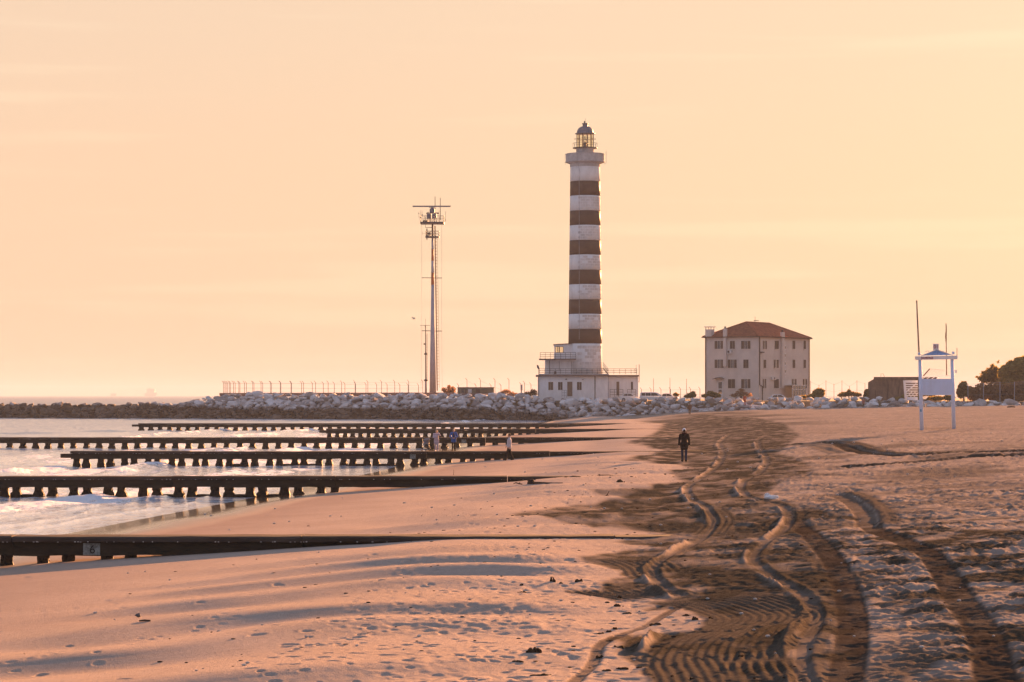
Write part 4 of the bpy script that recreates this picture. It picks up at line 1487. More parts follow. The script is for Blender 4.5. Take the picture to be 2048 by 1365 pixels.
# gallery
lgal = MB().lathe([(29.7 * SL, ZL(335)), (30.4 * SL, ZL(334)), (30.4 * SL, ZL(329)), (33 * SL, ZL(327.5)), (38 * SL, ZL(326)), (39.6 * SL, ZL(325.2)), (39.6 * SL, ZL(324)), (38.6 * SL, ZL(323.5)), (38.8 * SL, ZL(310.2)), (39.4 * SL, ZL(309.8)), (39.4 * SL, ZL(308.6)), (20 * SL, ZL(308.6))], (LX, LY), 56)
lgal.obj('gallery', M['concrete'], lh)
MB().lathe([(18 * SL, ZL(309)), (18 * SL, ZL(297.5))], (LX, LY), 40).obj('lantern_base', M['concrete'], lh)
MB().lathe([(24.8 * SL, ZL(297.3)), (24.8 * SL, ZL(296))], (LX, LY), 40).obj('catwalk', M['metal_dark'], lh)
MB().lathe([(16.6 * SL, ZL(296)), (16.6 * SL, ZL(269))], (LX, LY), 24, closed=False).obj('lantern_glass', M['lantern_glass'], lh)
fb = MB()
for k in range(12):
    t = 2 * PI * (k + 0.35) / 12
    fb.bar((LX + 16.9 * SL * math.cos(t), LY + 16.9 * SL * math.sin(t), ZL(297)), (LX + 16.9 * SL * math.cos(t), LY + 16.9 * SL * math.sin(t), ZL(268)), 0.12)
for py in (278,):
    ring = [(LX + 17 * SL * math.cos(2 * PI * k / 24), LY + 17 * SL * math.sin(2 * PI * k / 24), ZL(py)) for k in range(25)]
    fb.tube(ring, 0.035, 4)
fb.obj('lantern_frame', M['rust'], lh)
rb = MB()
for py in (287, 278.5):
    ring = [(LX + (24.3 if py > 280 else 22) * SL * math.cos(2 * PI * k / 32), LY + (24.3 if py > 280 else 22) * SL * math.sin(2 * PI * k / 32), ZL(py)) for k in range(33)]
    rb.tube(ring, 0.03, 4)
for k in range(12):
    t = 2 * PI * k / 12
    rb.bar((LX + 24.3 * SL * math.cos(t), LY + 24.3 * SL * math.sin(t), ZL(296)), (LX + 24.3 * SL * math.cos(t), LY + 24.3 * SL * math.sin(t), ZL(287)), 0.04)
rb.obj('catwalk_rail', M['metal_dark'], lh)
# lamp inside the lantern
MB().lathe([(0.28, ZL(296)), (0.24, ZL(289)), (0.42, ZL(288)), (0.42, ZL(287)), (0.12, ZL(285)), (0.12, ZL(283))], (LX, LY), 12).obj('lamp_stand', M['metal_dark'], lh)
MB().box(LX - 0.12, LX + 0.05, LY - 0.12, LY + 0.12, ZL(280), ZL(272.5)).box(LX - 0.10, LX + 0.28, LY - 0.12, LY + 0.12, ZL(281), ZL(279)).obj('lamp', M['metal_dark'], lh)
dome = [(20 * SL, ZL(268.6)), (20 * SL, ZL(267.2))]
for k in range(9):
    t = k / 8 * PI / 2
    dome.append(((16.8 * math.cos(t) + 5.6 * (1 - math.cos(t)) * 1) * SL if k < 8 else 5.6 * SL, ZL(267 - 13.4 * math.sin(t))))
MB().lathe(dome, (LX, LY), 32).obj('dome_roof', M['dome_grey'], lh, smooth=True)
MB().lathe([(5.4 * SL, ZL(254.5)), (5.0 * SL, ZL(250)), (6.2 * SL, ZL(248)), (6.2 * SL, ZL(247)), (1.2 * SL, ZL(246.5))], (LX, LY), 20).obj('roof_vent', M['dome_grey'], lh)
MB().ball((LX - 0.1, LY, ZL(244.2)), 0.16, 10, 8).tube([(LX - 0.1, LY, ZL(247)), (LX - 0.1, LY, ZL(244))], 0.09, 6).tube([(LX + 0.05, LY, ZL(246)), (LX + 0.05, LY, ZL(237))], 0.02, 4).obj('finial', M['metal_dark'], lh)
wire = [(LX - 16 * SL, LY - 36.0 * SL, ZL(310)), (LX - 16 * SL, LY - 36 * SL, ZL(325)), (LX - 12.5 * SL, LY - 28 * SL, ZL(343))]
for py in range(360, 700, 40):
    wire.append((LX - 12.6 * SL, LY - math.sqrt((tr(py) + 0.03) ** 2 - (12.6 * SL) ** 2), ZL(py)))
MB().tube(wire, 0.03, 5).obj('cable', M['metal_grey'], lh)
MB().tube([(LX + 42 * SL, LY, ZL(301)), (LX + 42 * SL, LY, ZL(326)), (LX + 38 * SL, LY, ZL(329))], 0.025, 4).tube([(LX - 40 * SL, LY, ZL(308)), (LX - 40 * SL, LY, ZL(330))], 0.02, 4).obj('lightning_rod', M['metal_dark'], lh)

# keeper block (front face at DL)
f0 = DL
MB().box(X_(1077), X_(1216.5), f0, f0 + 13, GZ - 0.6, Z_(753.2)).box(X_(1216.8), X_(1277), f0 + 1.1, f0 + 11, GZ - 0.6, Z_(753.4)).obj('wall', M['white_wall'], lh)
rf = MB()
rf.box(X_(1072.8), X_(1218), f0 - 0.7, f0 + 13.4, Z_(753.2), Z_(750.2)).box(X_(1218), X_(1279), f0 + 0.4, f0 + 11.6, Z_(753.2), Z_(750.4))
rfo = rf.obj('roof_slab', M['slab_dark'], lh)
MB().box(X_(1079), X_(1217), f0 - 0.2, f0 + 12.9, Z_(750.2), Z_(748.2)).obj('parapet', M['concrete'], rfo)


def opening(x0, x1, y0, y1, name, mtl, d=f0, two=True, frame=True):
    xa, xb, za, zb = X_(x0), X_(x1), Z_(y1), Z_(y0)
    fr_ = MB()
    t = 0.10
    fr_.box(xa - t, xa, d - 0.06, d + 0.05, za - t, zb + t).box(xb, xb + t, d - 0.06, d + 0.05, za - t, zb + t).box(xa, xb, d - 0.06, d + 0.05, zb, zb + t).box(xa, xb, d - 0.09, d + 0.05, za - t, za)
    fo = fr_.obj(name, M['white_wall'], lh)
    if two:
        mid_ = (xa + xb) / 2
        MB().box(xa, mid_ - 0.02, d - 0.05, d + 0.01, za, zb).obj('shutter', M[mtl], fo)
        MB().box(mid_ + 0.02, xb, d - 0.03, d + 0.03, za, zb).obj('shutter', M[mtl], fo)
    else:
        MB().box(xa, xb, d - 0.03, d + 0.02, za, zb).obj('leaf', M[mtl], fo)
    return fo


for x0, x1 in ((1096.8, 1106.2), (1116.2, 1125), (1154, 1163.2)):
    opening(x0, x1, 764.5, 780.5, 'window', 'shutter')
opening(1134.5, 1144.8, 764, 793, 'door', 'door_wood', two=False)
opening(1233.5, 1239, 763.8, 791.5, 'door', 'door_wood', d=f0 + 1.1, two=False)
opening(1262.5, 1266.5, 764, 780, 'window', 'shutter', d=f0 + 1.1, two=False)
MB().tube([(X_(1190), f0 - 0.08, Z_(753)), (X_(1190), f0 - 0.08, GZ)], 0.07, 6).obj('downpipe', M['shutter'], lh)
MB().tube([(X_(1216.8), f0 - 0.02, Z_(753)), (X_(1216.8), f0 - 0.02, GZ)], 0.06, 6).obj('downpipe', M['metal_pale'], lh)
MB().tube([(X_(1077.3), f0 - 0.06, Z_(753)), (X_(1077.3), f0 - 0.06, GZ)], 0.06, 6).obj('downpipe', M['metal_dark'], lh)
MB().box(X_(1131), X_(1134), f0 - 0.25, f0 + 0.01, Z_(760), Z_(758)).obj('wall_lamp', M['metal_dark'], lh)
MB().box(X_(1164), X_(1167), f0 - 0.25, f0 + 0.01, Z_(760), Z_(759)).obj('wall_lamp', M['metal_dark'], lh)


def rails(px0, px1, py_t, py_b, d, n, rows, name='railing', r=0.03, back=0.0, mname='metal_dark'):
    rb = MB()
    ps = np.linspace(px0, px1, n)
    for p in ps:
        rb.bar((X_(p), d, Z_(py_b)), (X_(p), d, Z_(py_t)), r * 2)
    for k in range(rows):
        z = Z_(py_t + (py_b - py_t) * k / rows)
        rb.bar((X_(px0), d, z), (X_(px1), d, z), r * 2)
        if back:
            for p in (px0, px1):
                rb.bar((X_(p), d, z), (X_(p), d + back, z), r * 2)
    return rb.obj(name, M[mname], lh)


rails(1079, 1216, 738, 749, f0 - 0.1, 14, 3, back=12)
rails(1216.5, 1274, 738, 749, f0 + 0.6, 6, 3, back=10)
rails(1080.5, 1151.5, 705.5, 718, f0 + 0.1, 8, 3, back=3)
# stair rail behind the tower
st = MB()
for dx in (0, 3.2):
    st.bar((X_(1207) , f0 + 3 + dx * .3, Z_(736 + dx * 0)), (X_(1219), f0 + 3 + dx * .3, Z_(750)), 0.12)
st.bar((X_(1207), f0 + 3, Z_(724)), (X_(1217.5), f0 + 3, Z_(738)), 0.05); st.bar((X_(1207), f0 + 3, Z_(729)), (X_(1217.5), f0 + 3, Z_(743)), 0.05)
for k in range(5):
    st.bar((X_(1208 + 2.3 * k), f0 + 3, Z_(737 + 2.6 * k)), (X_(1208 + 2.3 * k), f0 + 3, Z_(725.5 + 3.1 * k)), 0.05)
st.obj('stair', M['metal_dark'], lh)
MB().bar((X_(1279.5), f0 + 2, Z_(765)), (X_(1279.5), f0 + 2, Z_(729)), 0.10).bar((X_(1273.5), f0 + 2, Z_(750)), (X_(1273.5), f0 + 2, Z_(730)), 0.05).bar((X_(1279.5), f0 + 2, Z_(764)), (X_(1276), f0 + 2, Z_(764)), 0.06).obj('roof_ladder', M['metal_dark'], lh)
# second storey and lookout
MB().box(X_(1091.2), X_(1175), f0 + 2.2, f0 + 10, Z_(750), Z_(719.8)).obj('upper_block', M['white_wall'], lh)
MB().box(X_(1078.5), X_(1152), f0 + 0.0, f0 + 4.2, Z_(720.2), Z_(717.8)).obj('balcony', M['slab_dark'], lh)
MB().box(X_(1112), X_(1152), f0 + 1.2, f0 + 2.19, Z_(722.8), Z_(720.2)).obj('balcony_bracket', M['white_wall'], lh)
cb_ = MB()
cb_.prism([(X_(1109.3), Z_(717.8)), (X_(1175), Z_(717.8)), (X_(1175), Z_(687.4)), (X_(1147), Z_(687.4)), (X_(1109.3), Z_(689.4))], f0 + 2.4, f0 + 2.65)   # front
bmv = cb_
lk = MB()
# lookout front wall with its window left open
for (a, b, t_, bt) in [(1109.3, 1111, 689.4, 717.8), (1127.6, 1175, 688.2, 717.8)]:
    lk.box(X_(a), X_(b), f0 + 2.4, f0 + 2.65, Z_(bt), Z_(t_))
lk.box(X_(1111), X_(1127.6), f0 + 2.4, f0 + 2.65, Z_(717.8), Z_(705.5)).box(X_(1111), X_(1127.6), f0 + 2.4, f0 + 2.65, Z_(692.8), Z_(689.2))
lk.box(X_(1109.3), X_(1109.3) + 0.15, f0 + 2.65, f0 + 8, Z_(717.8), Z_(705.5)).box(X_(1109.3), X_(1109.3) + 0.15, f0 + 2.65, f0 + 8, Z_(692.8), Z_(689.4))
lk.box(X_(1128.5), X_(1175), f0 + 2.65, f0 + 8, Z_(717.8), Z_(690))
lk.box(X_(1109.3), X_(1128.5), f0 + 7.8, f0 + 8, Z_(717.8), Z_(705.5))
lko = lk.obj('lookout', M['white_wall'], lh)
wf = MB()
for p in (1111.2, 1115.5, 1118.6, 1119.6, 1127.2):
    wf.bar((X_(p), f0 + 2.5, Z_(705.5)), (X_(p), f0 + 2.5, Z_(692.8)), 0.09)
wf.bar((X_(1111), f0 + 2.5, Z_(705.2)), (X_(1127.6), f0 + 2.5, Z_(705.2)), 0.09); wf.bar((X_(1111), f0 + 2.5, Z_(693.1)), (X_(1127.6), f0 + 2.5, Z_(693.1)), 0.12)
wfo = wf.obj('lookout_window', M['metal_dark'], lh)
MB().box(X_(1111.3), X_(1127.4), f0 + 2.52, f0 + 2.55, Z_(705.3), Z_(693)).obj('pane', M['window_glass'], wfo)
MB().prism([(X_(1107.8), Z_(689.4)), (X_(1145), Z_(687.3)), (X_(1145), Z_(686.2)), (X_(1107.8), Z_(688.2))], f0 + 2.1, f0 + 8.3).obj('lookout_roof', M['slab_dark'], lh)
MB().tube([(X_(1157.8), f0 + 1.6, Z_(688)), (X_(1157.8), f0 + 1.6, Z_(718)), (X_(1156), f0 + 1.6, Z_(723)), (X_(1151), f0 + 2.1, Z_(723.5))], 0.05, 6).obj('conduit', M['metal_grey'], lh)
for px in (1099.5, 1119, 1143.5):
    MB().tube([(X_(px), f0 + 2.12, Z_(721)), (X_(px), f0 + 2.12, Z_(749))], 0.045, 5).obj('wall_pipe', M['metal_grey' if px > 1110 else 'metal_dark'], lh)
MB().box(X_(1108.5), X_(1113), f0 + 1.4, f0 + 2.1, Z_(748), Z_(743)).obj('roof_unit', M['metal_dark'], lh)
MB().box(X_(1113.5), X_(1119), f0 + 1.4, f0 + 2.1, Z_(748), Z_(742.5)).obj('roof_unit', M['white_wall'], lh)
dsh = MB().lathe([(0.0, 0.10), (0.25, 0.07), (0.42, 0.0), (0.42, -0.02), (0.22, 0.04), (0.0, 0.06)], n=18, closed=False)
rm = Euler((math.radians(70), 0, math.radians(62))).to_matrix()
dsh.v = [tuple(rm @ Vector(p) + Vector((X_(1076.3), f0 + 1, Z_(734.5)))) for p in dsh.v]
dsh.tube([(X_(1077.6), f0 + 1.1, Z_(750)), (X_(1077.6), f0 + 1.1, Z_(735))], 0.05, 6)
dsh.obj('satellite_dish', M['dome_grey'], lh)
for px0, px1 in ((1220, 1246), (1254.5, 1271)):
    rails(px0, px1, 779.5, 795, f0 - 0.2, 3 if px1 > 1250 else 4, 3, name='yard_rail')
rails(1123.5, 1133, 781, 796, f0 - 1.4, 3, 3, name='yard_rail', mname='metal_grey')

# ================================================================== house
HD = 425.0
AL = math.radians(34)
hx, hy = (1517 - CX) / F * HD, HD
house = empty('keepers_house', (hx, hy, GZ), 'three-storey pale house with brown shutters and a red hipped tile roof', 'house', rz=PI / 2 - AL)
HA, HB = 10.7, 19.4            # short wall, long wall
exv, eyv = (math.sin(AL), math.cos(AL)), (-math.cos(AL), math.sin(AL))


def hu(px, face):
    d = exv if face == 'long' else eyv
    return ((px - CX) * HD - F * hx) / (F * d[0] - (px - CX) * d[1])


def hz(py, u, face):
    d = exv if face == 'long' else eyv
    return HC + (HY - py) / F * (HD + d[1] * u) - GZ


def hbox(mb, face, u0, u1, za, zb, d0, d1):
    """d measured outwards from the wall face"""
    u0, u1 = min(u0, u1), max(u0, u1)
    if face == 'long':
        mb.box(u0, u1, -d1, -d0, za, zb)
    else:
        mb.box(-d1, -d0, u0, u1, za, zb)
    return mb


EZ = hz(673, 0, 'long')
MB().box(0, HB, 0, HA, -0.8, EZ).obj('wall', M['house_wall'], house, world=False)
OV = 0.38
RZ = HC + (HY - 645.5) / F * (HD + 9) - GZ
pts = [(-OV, -OV, EZ), (HB + OV, -OV, EZ), (HB + OV, HA + OV, EZ), (-OV, HA + OV, EZ), (HA / 2, HA / 2, RZ), (HB - HA / 2, HA / 2, RZ)]
pts += [(a, b, EZ - 0.16) for a, b, _ in pts[:4]]
roof = MB().add(pts, [(0, 1, 5, 4), (1, 2, 5), (2, 3, 4, 5), (3, 0, 4), (6, 7, 1, 0), (7, 8, 2, 1), (8, 9, 3, 2), (9, 6, 0, 3), (9, 8, 7, 6)]).obj('roof', M['roof_tile'], house, world=False)
# tile rolls running down the slopes and ridge capping
tb = MB()
def roll(a, b, r=0.055):
    tb.tube([a, b], r, 4)
slope_n = (RZ - EZ)
for k in range(1, 62):
    x = -OV + (HB + 2 * OV) * k / 62
    t = min(1.0, (x + OV) / (HA / 2 + OV), (HB + OV - x) / (HA / 2 + OV))
    roll((x, -OV, EZ + 0.03), (x, -OV + (HA / 2 + OV) * t, EZ + 0.03 + slope_n * t))
for k in range(1, 36):
    y = -OV + (HA + 2 * OV) * k / 36
    t = min((y + OV) / (HA / 2 + OV), (HA + OV - y) / (HA / 2 + OV))
    roll((-OV, y, EZ + 0.03), (-OV + (HA / 2 + OV) * t, y, EZ + 0.03 + slope_n * t))
o = tb.obj('tile_rolls', M['roof_tile'], roof, world=False); o['kind'] = 'stuff'
rc = MB()
for a, b in [((-OV, -OV, EZ), (HA / 2, HA / 2, RZ)), ((HA / 2, HA / 2, RZ), (HB - HA / 2, HA / 2, RZ)), ((HB - HA / 2, HA / 2, RZ), (HB + OV, -OV, EZ)), ((-OV, HA + OV, EZ), (HA / 2, HA / 2, RZ))]:
    rc.tube([Vector(a) + Vector((0, 0, .06)), Vector(b) + Vector((0, 0, .06))], 0.13, 6)
rc.obj('ridge_tiles', M['roof_tile'], roof, world=False)
MB().box(-OV - 0.12, HB + OV + 0.1, -OV - 0.14, -OV, EZ - 0.14, EZ + 0.02).box(-OV - 0.14, -OV, -OV, HA + OV + 0.12, EZ - 0.14, EZ + 0.02).obj('gutter', M['shutter'], house, world=False)
st_ = MB()
hbox(st_, 'long', 0.02, HB, hz(755.2, 0, 'long'), hz(754.4, 0, 'long'), 0.0, 0.04); hbox(st_, 'short', 0.02, HA - 0.02, hz(743, 0, 'short'), hz(742, 0, 'short'), 0.0, 0.04)
st_.obj('string_course', M['house_wall'], house, world=False)


def hwin(face, x0, x1, y0, y1, style=0):
    px0, px1 = 1380 + x0 / 6.5, 1380 + x1 / 6.5
    p0, p1 = 620 + y0 / 6.5, 620 + y1 / 6.5
    ua, ub = sorted((hu(px0, face), hu(px1, face)))
    um = (ua + ub) / 2
    za, zb = hz(p1, um, face), hz(p0, um, face)
    f_ = MB()
    t = 0.09
    hbox(f_, face, ua - t, ua, za, zb, 0.0, 0.05); hbox(f_, face, ub, ub + t, za, zb, 0.0, 0.05)
    hbox(f_, face, ua - t, ub + t, zb, zb + t, 0.0, 0.05); hbox(f_, face, ua - t, ub + t, za - 0.12, za, 0.0, 0.12)
    fo = f_.obj('window', M['house_wall'], house, world=False)
    w = ub - ua
    if style == 0:                               # closed pair of shutters
        for a, b, dd in ((ua, ua + w / 2 - 0.02, 0.045), (ua + w / 2 + 0.02, ub, 0.045)):
            g = MB()
            hbox(g, face, a, b, za, zb, 0.005, 0.022)
            g.obj('shutter', M['shutter'], fo, world=False)
            lo_ = MB()
            for k in range(9):
                z = za + (zb - za) * (k + 0.5) / 9
                hbox(lo_, face, a + 0.05, b - 0.05, z - 0.035, z + 0.02, 0.022, 0.034)
            lo_.obj('louvre', M['shutter'], fo, world=False)
    elif style == 1:                             # open: shutters folded back, pale casement between
        for a, b in ((ua, ua + w * 0.30), (ub - w * 0.30, ub)):
            g = MB()
            hbox(g, face, a, b, za, zb, 0.005, 0.05)
            g.obj('shutter', M['shutter'], fo, world=False)
        g = MB()
        hbox(g, face, ua + w * 0.30, ub - w * 0.30, za, zb, 0.003, 0.012)
        g.obj('pane', M['dark_glass'], fo, world=False)
        g = MB()
        for q_ in (0.33, 0.5, 0.67):
            hbox(g, face, ua + w * q_ - 0.03, ua + w * q_ + 0.03, za, zb, 0.012, 0.03)
        g.obj('casement', M['house_wall'], fo, world=False)
    return fo


for a, b, s_ in ((322, 438, 1), (520, 585, 0), (667, 787, 1)):
    hwin('short', a, b, 405, 508, s_)
for a, b, s_ in ((322, 440, 1), (494, 608, 1), (695, 762, 0)):
    hwin('short', a, b, 648, 758, s_)
for a, b, s_ in ((495, 588, 0), (668, 787, 1)):
    hwin('short', a, b, 902, 1020, s_)
for a, b, s_ in ((945, 997, 1), (1100, 1153, 0), (1330, 1366, 0), (1475, 1505, 0)):
    hwin('long', a, b, 403, 510, s_)
for a, b, s_ in ((955, 988, 0), (1088, 1150, 1), (1332, 1366, 0), (1474, 1506, 0)):
    hwin('long', a, b, 650, 756, s_)
for a, b, y0, y1, s_ in ((945, 988, 900, 1020, 1), (1090, 1153, 902, 1020, 0), (1322, 1382, 900, 985, 1), (1465, 1520, 902, 1018, 1)):
    hwin('long', a, b, y0, y1, s_)
# door with canopy on the short wall
ua, ub = sorted((hu(1380 + 365 / 6.5, 'short'), hu(1380 + 425 / 6.5, 'short')))
za, zb = hz(620 + 1090 / 6.5, ua, 'short'), hz(620 + 930 / 6.5, ua, 'short')
g = MB(); hbox(g, 'short', ua - .1, ub + .1, za - .7, zb + .1, 0.0, 0.06)
dr = g.obj('door', M['frame_white'], house, world=False)
g = MB(); hbox(g, 'short', ua + .12, ub - .12, za + .9, zb - .12, 0.06, 0.075); hbox(g, 'short', ua + .12, ub - .12, za, za + .7, 0.06, 0.075)
g.obj('pane', M['dark_glass'], dr, world=False)
uc = (ua + ub) / 2 + 0.1
zc_ = hz(620 + 905 / 6.5, ua, 'short')
cp = MB()
arc = [(uc - 0.95 + 1.9 * k / 8, zc_ + 0.42 * math.sin(PI * (0.12 + 0.76 * k / 8))) for k in range(9)]
cp.add([(-0.0, u, z) for u, z in arc] + [(-1.1, u, z - 0.12) for u, z in arc], [(k, k + 1, 10 + k, 9 + k) for k in range(8)])
cpo = cp.obj('door_canopy', M['leaf_dry'] if False else M['door_wood'], house, world=False)
so_ = cpo.modifiers.new('s', 'SOLIDIFY'); so_.thickness = 0.05
# chimneys
def chim(face_u, y_c, w, d, ztop, zbot, cap=True):
    pass
c1 = MB().box(-0.28, 0.9, HA - 1.35, HA - 0.15, EZ - 0.1, EZ + 1.35)
c1o = c1.obj('chimney', M['house_wall'], roof, world=False)
c2 = MB()
for a in (-0.26, 0.78):
    for b in (HA - 1.32, HA - 0.28):
        c2.box(a, a + 0.10, b, b + 0.10, EZ + 1.35, EZ + 1.75)
c2.box(-0.45, 1.05, HA - 1.55, HA + 0.05, EZ + 1.75, EZ + 1.86)
c2.obj('chimney_cap', M['house_wall'], roof, world=False)
for face, xa, xb, yt, yb in (('short', 445, 485, 245, 735), ('long', 1172, 1203, 290, 1020)):
    ua, ub = sorted((hu(1380 + xa / 6.5, face), hu(1380 + xb / 6.5, face)))
    um = (ua + ub) / 2
    g = MB(); hbox(g, face, ua, ub, hz(620 + yb / 6.5, um, face), hz(620 + yt / 6.5, um, face), 0.002, 0.46)
    fl = g.obj('flue', M['house_wall'], house, world=False)
    g = MB(); hbox(g, face, um - .12, um + .12, hz(620 + yt / 6.5, um, face), hz(620 + (yt - 28) / 6.5, um, face), 0.1, 0.34)
    g.obj('flue_pot', M['metal_dark'], fl, world=False)
# glazed stair strip on the long wall
ua, ub = sorted((hu(1380 + 1212 / 6.5, 'long'), hu(1380 + 1246 / 6.5, 'long')))
zb, za = hz(620 + 415 / 6.5, ua, 'long'), hz(620 + 880 / 6.5, ua, 'long')
g = MB(); hbox(g, 'long', ua, ub, za, zb, 0.0, 0.03)
sto = g.obj('stair_window', M['frame_white'], house, world=False)
nst = 9
for k in range(nst):
    a = za + (zb - za) * k / nst
    g = MB(); hbox(g, 'long', ua + .06, ub - .06, a + .18, a + (zb - za) / nst - .12, 0.03, 0.045)
    g.obj('pane', M['lantern_glass'] if False else (M['dark_glass'] if k % 2 else M['house_wall']), sto, world=False)
# porch, downpipe, air conditioners, lamps
ua, ub = sorted((hu(1380 + 1205 / 6.5, 'long'), hu(1380 + 1385 / 6.5, 'long')))
zt_ = hz(620 + 985 / 6.5, ua, 'long')
g = MB(); hbox(g, 'long', ua - .2, ub + .1, zt_, zt_ + 0.12, 0.0, 2.0)
po = g.obj('porch', M['frame_white'], house, world=False)
g = MB()
for u in np.linspace(ua, ub - .1, 6):
    hbox(g, 'long', u, u + .09, -0.5, zt_, 1.85, 1.95)
hbox(g, 'long', ua, ub, zt_ - .75, zt_ - .66, 1.86, 1.94)
g.obj('porch_frame', M['frame_white'], po, world=False)
g = MB(); hbox(g, 'long', ua + .05, ub - .05, -0.5, zt_ - .05, 1.88, 1.90)
g.obj('porch_glass', M['dark_glass'], po, world=False)
MB().tube([(0.25, -0.12, EZ - .1), (0.25, -0.12, hz(770, 0, 'long')), (1.3, -0.12, hz(773.5, 0, 'long')), (1.3, -0.12, -0.5)], 0.10, 8).obj('downpipe', M['shutter'], house, world=False)
MB().tube([(-0.1, HA - 0.1, EZ - .1), (-0.1, HA - 0.1, -0.5)], 0.09, 8).obj('downpipe', M['shutter'], house, world=False)
MB().tube([(HB - 0.05, -0.12, EZ - .1), (HB - 0.05, -0.12, -0.5)], 0.09, 8).obj('downpipe', M['shutter'], house, world=False)
for face, xa, xb, ya, yb in (('short', 495, 550, 522, 568), ('long', 1045, 1092, 875, 912)):
    ua, ub = sorted((hu(1380 + xa / 6.5, face), hu(1380 + xb / 6.5, face)))
    g = MB(); hbox(g, face, ua, ub, hz(620 + yb / 6.5, ua, face), hz(620 + ya / 6.5, ua, face), 0.08, 0.42)
    ac = g.obj('air_conditioner', M['frame_white'], house, world=False)
    um, zm = (ua + ub) / 2 + .12, (hz(620 + yb / 6.5, ua, face) + hz(620 + ya / 6.5, ua, face)) / 2
    g = MB(); hbox(g, face, um - .2, um + .2, zm - .2, zm + .2, 0.42, 0.44)
    g.obj('fan_grille', M['metal_dark'], ac, world=False)
g = MB(); hbox(g, 'long', 0.4, 1.3, hz(620 + 560 / 6.5, 0, 'long'), hz(620 + 545 / 6.5, 0, 'long'), 0.0, 0.5)
g.obj('wall_lamp', M['metal_dark'], house, world=False)
MB().tube([(HB / 2 - 1.0, HA / 2, RZ), (HB / 2 - 1.0, HA / 2, RZ + 1.1)], 0.03, 5).tube([(HB / 2 - 1.5, HA / 2, RZ + .38), (HB / 2 - 0.2, HA / 2 - .3, RZ + .38)], 0.06, 5).obj('roof_aerial', M['metal_dark'], house, world=False)

# ================================================================== bunker, hut, notice board
bx = MB()
D1 = 392
a, b = P(1736, 795, D1), P(1828, 795, D1)
zt = P(0, 755, D1)[2]
poly = [(a[0], 2.4), (a[0] + .05, zt - 0.8), (a[0] + 1.4, zt), (b[0] + 3.5, zt - 0.05), (b[0] + 3.5, 2.4)]
bx.prism(poly, D1, D1 + 16)
bk = empty('bunker', (a[0], D1, 2.4), 'weathered brown concrete bunker beyond the beach, partly behind the lifeguard tower', 'bunker')
bx.v = [(q[0] + (q[1] - D1) * 0.145, q[1], q[2]) for q in bx.v]
bx.obj('wall', M['bunker'], bk)
rsb = MB().box(a[0] + 1.0, b[0] + 3.7, D1 - 0.25, D1 + 16.2, zt - 0.32, zt - 0.04 + 0.1)
rsb.v = [(q[0] + (q[1] - D1) * 0.145, q[1], q[2]) for q in rsb.v]
rsb.obj('roof_slab', M['bunker'], bk)
g = MB()
for k in range(5):
    x = a[0] + 1.2 + 1.75 * k
    g.bar((x, D1 - 0.06, 2.5), (x + (.35 if k in (1, 2) else 0), D1 - 0.06, zt - (1.2 if k else 2.0)), 0.06)
g.obj('wall_poles', M['bark'], bk)
g = MB().tube([(a[0] + 2.4, D1 + 2, zt), (a[0] + 2.4, D1 + 2, zt + .55), (a[0] + 2.75, D1 + 2, zt + .62), (a[0] + 3.0, D1 + 2, zt + .05)], 0.03, 5)
g.obj('roof_pipe', M['metal_dark'], bk)

D2 = 447.0
h0, h1 = P(915, 786, D2), P(988, 774.8, D2)
hut = empty('hut', (h0[0], D2, h0[2]), 'low flat green and white hut behind the rock wall', 'hut')
MB().box(h0[0], h1[0], D2, D2 + 2.6, h0[2] - 1.6, h1[2] - .12).obj('wall', M['cabin_green'], hut)
MB().box(h0[0] - .06, h1[0] + .06, D2 - .08, D2 + 2.7, h1[2] - .12, h1[2]).obj('roof', M['slab_dark'], hut)
for q0, q1, mm in ((0.10, 0.17, 'dark_glass'), (0.29, 0.39, 'frame_white'), (0.72, 0.82, 'cabin_green'), (0.2, 0.25, 'shutter'), (0.5, 0.62, 'shutter')):
    w = h1[0] - h0[0]
    MB().box(h0[0] + w * q0, h0[0] + w * q1, D2 - 0.03, D2 + .01, h0[2] - .1, h1[2] - .35).obj('panel', M[mm], hut)
nb = empty('notice_board', (P(1043, 792, 440)[0], 440, 3.4), 'small grey notice board on a post at the seaward side of the lighthouse', 'sign')
p0, p1 = P(1041, 781, 440), P(1045, 770, 440)
MB().box(p0[0], p1[0], 440 - .05, 440 + .05, p0[2], p1[2]).obj('board', M['metal_grey'], nb)
MB().tube([((p0[0] + p1[0]) / 2, 440.1, 3.0), ((p0[0] + p1[0]) / 2, 440.1, p1[2])], 0.06, 6).obj('post', M['metal_dark'], nb)

